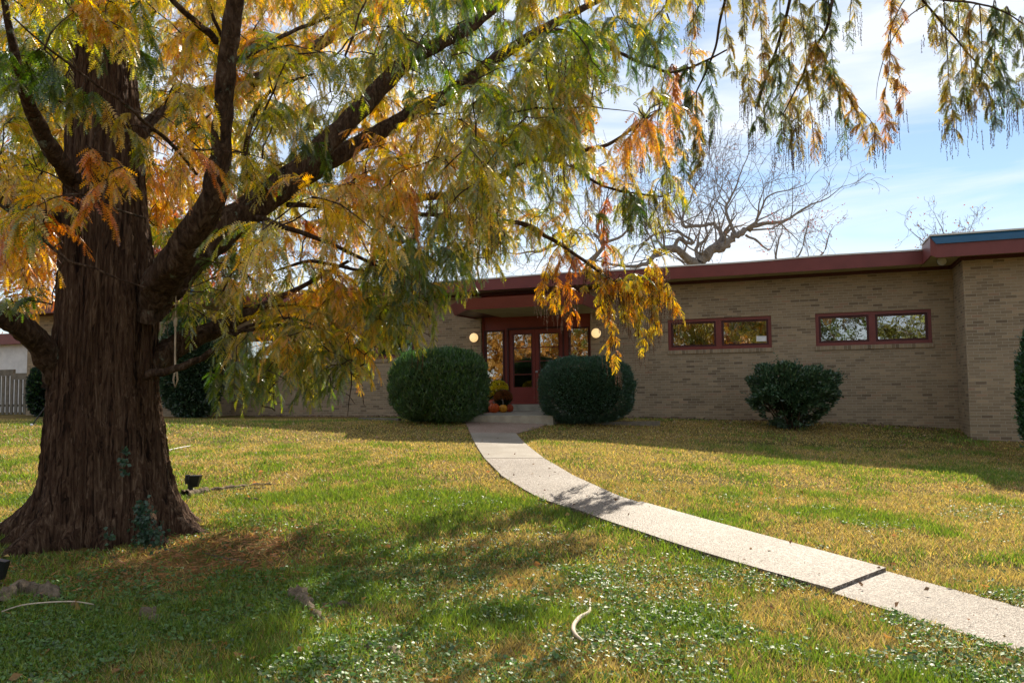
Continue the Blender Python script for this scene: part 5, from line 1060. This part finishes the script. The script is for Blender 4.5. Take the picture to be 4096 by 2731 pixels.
bare_tree(bt, 'gnarled bare oak with thick twisting limbs behind the roof right of the entrance', [
 [(1612, 960, 42, 46), (1610, 700, 42, 40), (1608, 640, 42, 36), (1605, 600, 42, 30)],
 [(1605, 600, 42, 24), (1640, 578, 42, 22), (1668, 560, 42, 19), (1690, 540, 42, 16), (1712, 528, 42, 13), (1745, 515, 42, 10), (1780, 512, 42, 8), (1815, 500, 41.5, 6), (1848, 478, 41, 4)],
 [(1668, 560, 42, 14), (1655, 535, 42.5, 10), (1640, 515, 43, 9), (1612, 518, 43, 8), (1575, 520, 43.5, 8), (1566, 508, 43.5, 7), (1572, 490, 43.5, 5), (1585, 460, 43.5, 4), (1600, 420, 43.5, 3)],
 [(1690, 540, 42, 9), (1672, 500, 42, 7), (1670, 470, 42, 6), (1690, 430, 42, 4), (1700, 400, 42, 3)],
 [(1605, 610, 42, 22), (1575, 588, 41.5, 18), (1548, 570, 41, 15), (1515, 578, 41, 13), (1492, 600, 41, 11), (1460, 612, 41, 9)],
 [(1548, 570, 41, 11), (1560, 548, 41, 9), (1590, 560, 41, 8), (1580, 545, 41, 6), (1545, 530, 41, 6), (1500, 540, 41, 5), (1470, 570, 41, 4)],
 [(1605, 605, 42, 12), (1600, 570, 42.5, 9), (1625, 545, 42.5, 6), (1620, 515, 43, 4), (1640, 470, 43, 3)],
 [(1730, 522, 42, 8), (1745, 490, 42, 5), (1760, 455, 42, 4), (1790, 440, 42, 3)],
 [(1712, 540, 42, 6), (1740, 555, 42, 5), (1765, 575, 42, 3), (1775, 560, 42, 2)]], lev=4, ln=2.6, leafn=1, minr=.011)
bt = aD(1330, 700, 46); bt[2] = .95
bare_tree(bt, 'bare grey tree half hidden by the drooping foliage above the entrance', [
 [(1330, 960, 46, 30), (1328, 700, 46, 26), (1325, 640, 46, 22), (1318, 600, 46, 16), (1300, 570, 46, 12), (1280, 560, 46, 9), (1240, 575, 46, 7), (1205, 580, 46, 4)],
 [(1325, 640, 46, 14), (1360, 600, 46, 11), (1385, 560, 46, 9), (1372, 520, 46, 6), (1390, 470, 46, 4)],
 [(1318, 600, 46, 10), (1290, 540, 46, 7), (1270, 500, 46, 5), (1262, 470, 46, 3)], [(1385, 560, 46, 8), (1430, 540, 46, 6), (1460, 500, 46, 4)]], lev=4, ln=2.6, minr=.011)
bt = aD(1790, 640, 33); bt[2] = .9
bare_tree(bt, 'thin bare sapling with a few rusty leaves above the roof right of the oak', [
 [(1790, 960, 33, 8), (1788, 640, 33, 6), (1782, 590, 33, 5), (1790, 550, 33, 3)], [(1788, 630, 33, 5), (1835, 585, 33, 4), (1850, 540, 33, 3)], [(1790, 620, 33, 5), (1880, 590, 33, 4), (1900, 555, 33, 3)]], lev=4, ln=1.1, minr=.008, leafn=2, lcol=(.30, .07, .03))
bt = aD(2165, 640, 30); bt[2] = .8
bare_tree(bt, 'small bare tree peeping over the roof corner of the right wing', [
 [(2165, 960, 30, 8), (2165, 640, 30, 6), (2160, 590, 30, 5), (2172, 550, 30, 3), (2165, 530, 30, 2)], [(2163, 600, 30, 4), (2135, 568, 30, 3), (2115, 550, 30, 2)], [(2165, 610, 30, 4), (2210, 560, 30, 2.5), (2225, 540, 30, 2)]], lev=4, ln=.9, minr=.007, leafn=1)
def leafy_tree(base, H, Rr, lab, hue=None, col=None, n=9000, name='broadleaf_tree', group='trees beyond the building', lsz=.16, shape=1., trunk_r=.22, lo=.3):
    t = thing(name, base, lab, 'tree', group); base = np.array(base); mb = MB(); tips = []
    mb.tube([base - [0, 0, .2], base + [0.1, 0, H * .3], base + [0, .1, H * .6], base + [0, 0, H * .9]], [trunk_r, trunk_r * .7, trunk_r * .4, .03], 9)
    for k in range(26):
        z = rng.uniform(lo, .92); a = rng.uniform(0, 6.283); rr2 = Rr * (math.sin(math.pi * min(1, (z - lo * .6) / (1.05 - lo * .6))) if shape == 1 else (1.02 - z)) * rng.uniform(.6, .95)
        p0 = base + [0, 0, H * z * .85]; p2 = base + [rr2 * math.cos(a), rr2 * math.sin(a), H * z * (1.05 if shape == 1 else .95)]; mb.tube([p0, (p0 + p2) / 2 + [0, 0, .1 * rr2], p2], [.07, .045, .015], 5)
        for q in range(6): tips.append(p0 + (p2 - p0) * rng.uniform(.45, 1.05) + rng.normal(size=3) * Rr * .12)
    mb.build('trunk', GREYB, t, True); T = np.array(tips)
    i = rng.integers(0, len(T), n); P = T[i] + rng.normal(size=(n, 3)) * Rr * .13 * rng.uniform(.4, 1.3, (len(T), 1))[i]; D = rng.normal(size=(n, 3)) + [0, 0, -.3]; D /= np.linalg.norm(D, axis=1)[:, None]
    C = colvar(n, col, .35) * rng.uniform(.6, 1.3, (len(T), 1))[i]; V, Fc, C = leaves(P, D, lsz * rng.uniform(.6, 1.5, n), lsz * .6, C); npmesh('crown', V, Fc, DRYM, t, C); return t
leafy_tree((-24.5, 44, 1.0), 13, 7, 'rust coloured broadleaf tree behind the far left wing', col=(.36, .12, .045), n=15000, lsz=.24)
leafy_tree((-17, 40, 1.0), 11.5, 4.5, 'smaller reddish tree seen through the crown behind the left wing', col=(.33, .10, .05), n=8000, lsz=.2)
# trees standing across the lawn behind the viewpoint: they show in the window panes
for (x, y, H, Rr, c, lab, sh, nm) in [(-17, 1, 9.5, 4.2, (.42, .22, .04), 'golden tree at the left of the lawn, mirrored in the doors', 1, 'broadleaf_tree'), (-22, -8, 12, 5, (.40, .20, .035), 'golden brown tree far across the lawn, mirrored in the doors', 1, 'broadleaf_tree'),
     (-7, -24, 13, 5, (.10, .14, .03), 'olive tree across the lawn, mirrored in the right windows', 1, 'broadleaf_tree'), (3, -26, 12, 4, (.05, .09, .03), 'dark evergreen across the lawn, mirrored in the far right window', 0, 'conifer'), (-1.5, -30, 9, 4.5, (.20, .20, .04), 'low yellow green tree across the lawn', 1, 'broadleaf_tree'), (-14, -22, 11, 5, (.40, .21, .04), 'wide golden tree across the lawn to the left', 1, 'broadleaf_tree'), (-23, 8, 9, 3.6, (.05, .10, .03), 'dark evergreen left of the lawn, mirrored in the windows behind the big tree', 0, 'conifer'), (-31, -1, 13, 5, (.06, .11, .03), 'tall dark evergreen far left of the lawn', 0, 'conifer'), (-11, -12, 12, 4.5, (.30, .22, .04), 'golden green tree across the lawn, mirrored in the middle window', 1, 'broadleaf_tree')]:
    leafy_tree((x, y, float(gz(x, y))), H, Rr, lab, col=c, n=5200, lsz=.34, name=nm, shape=sh, group='trees across the lawn', lo=.15)
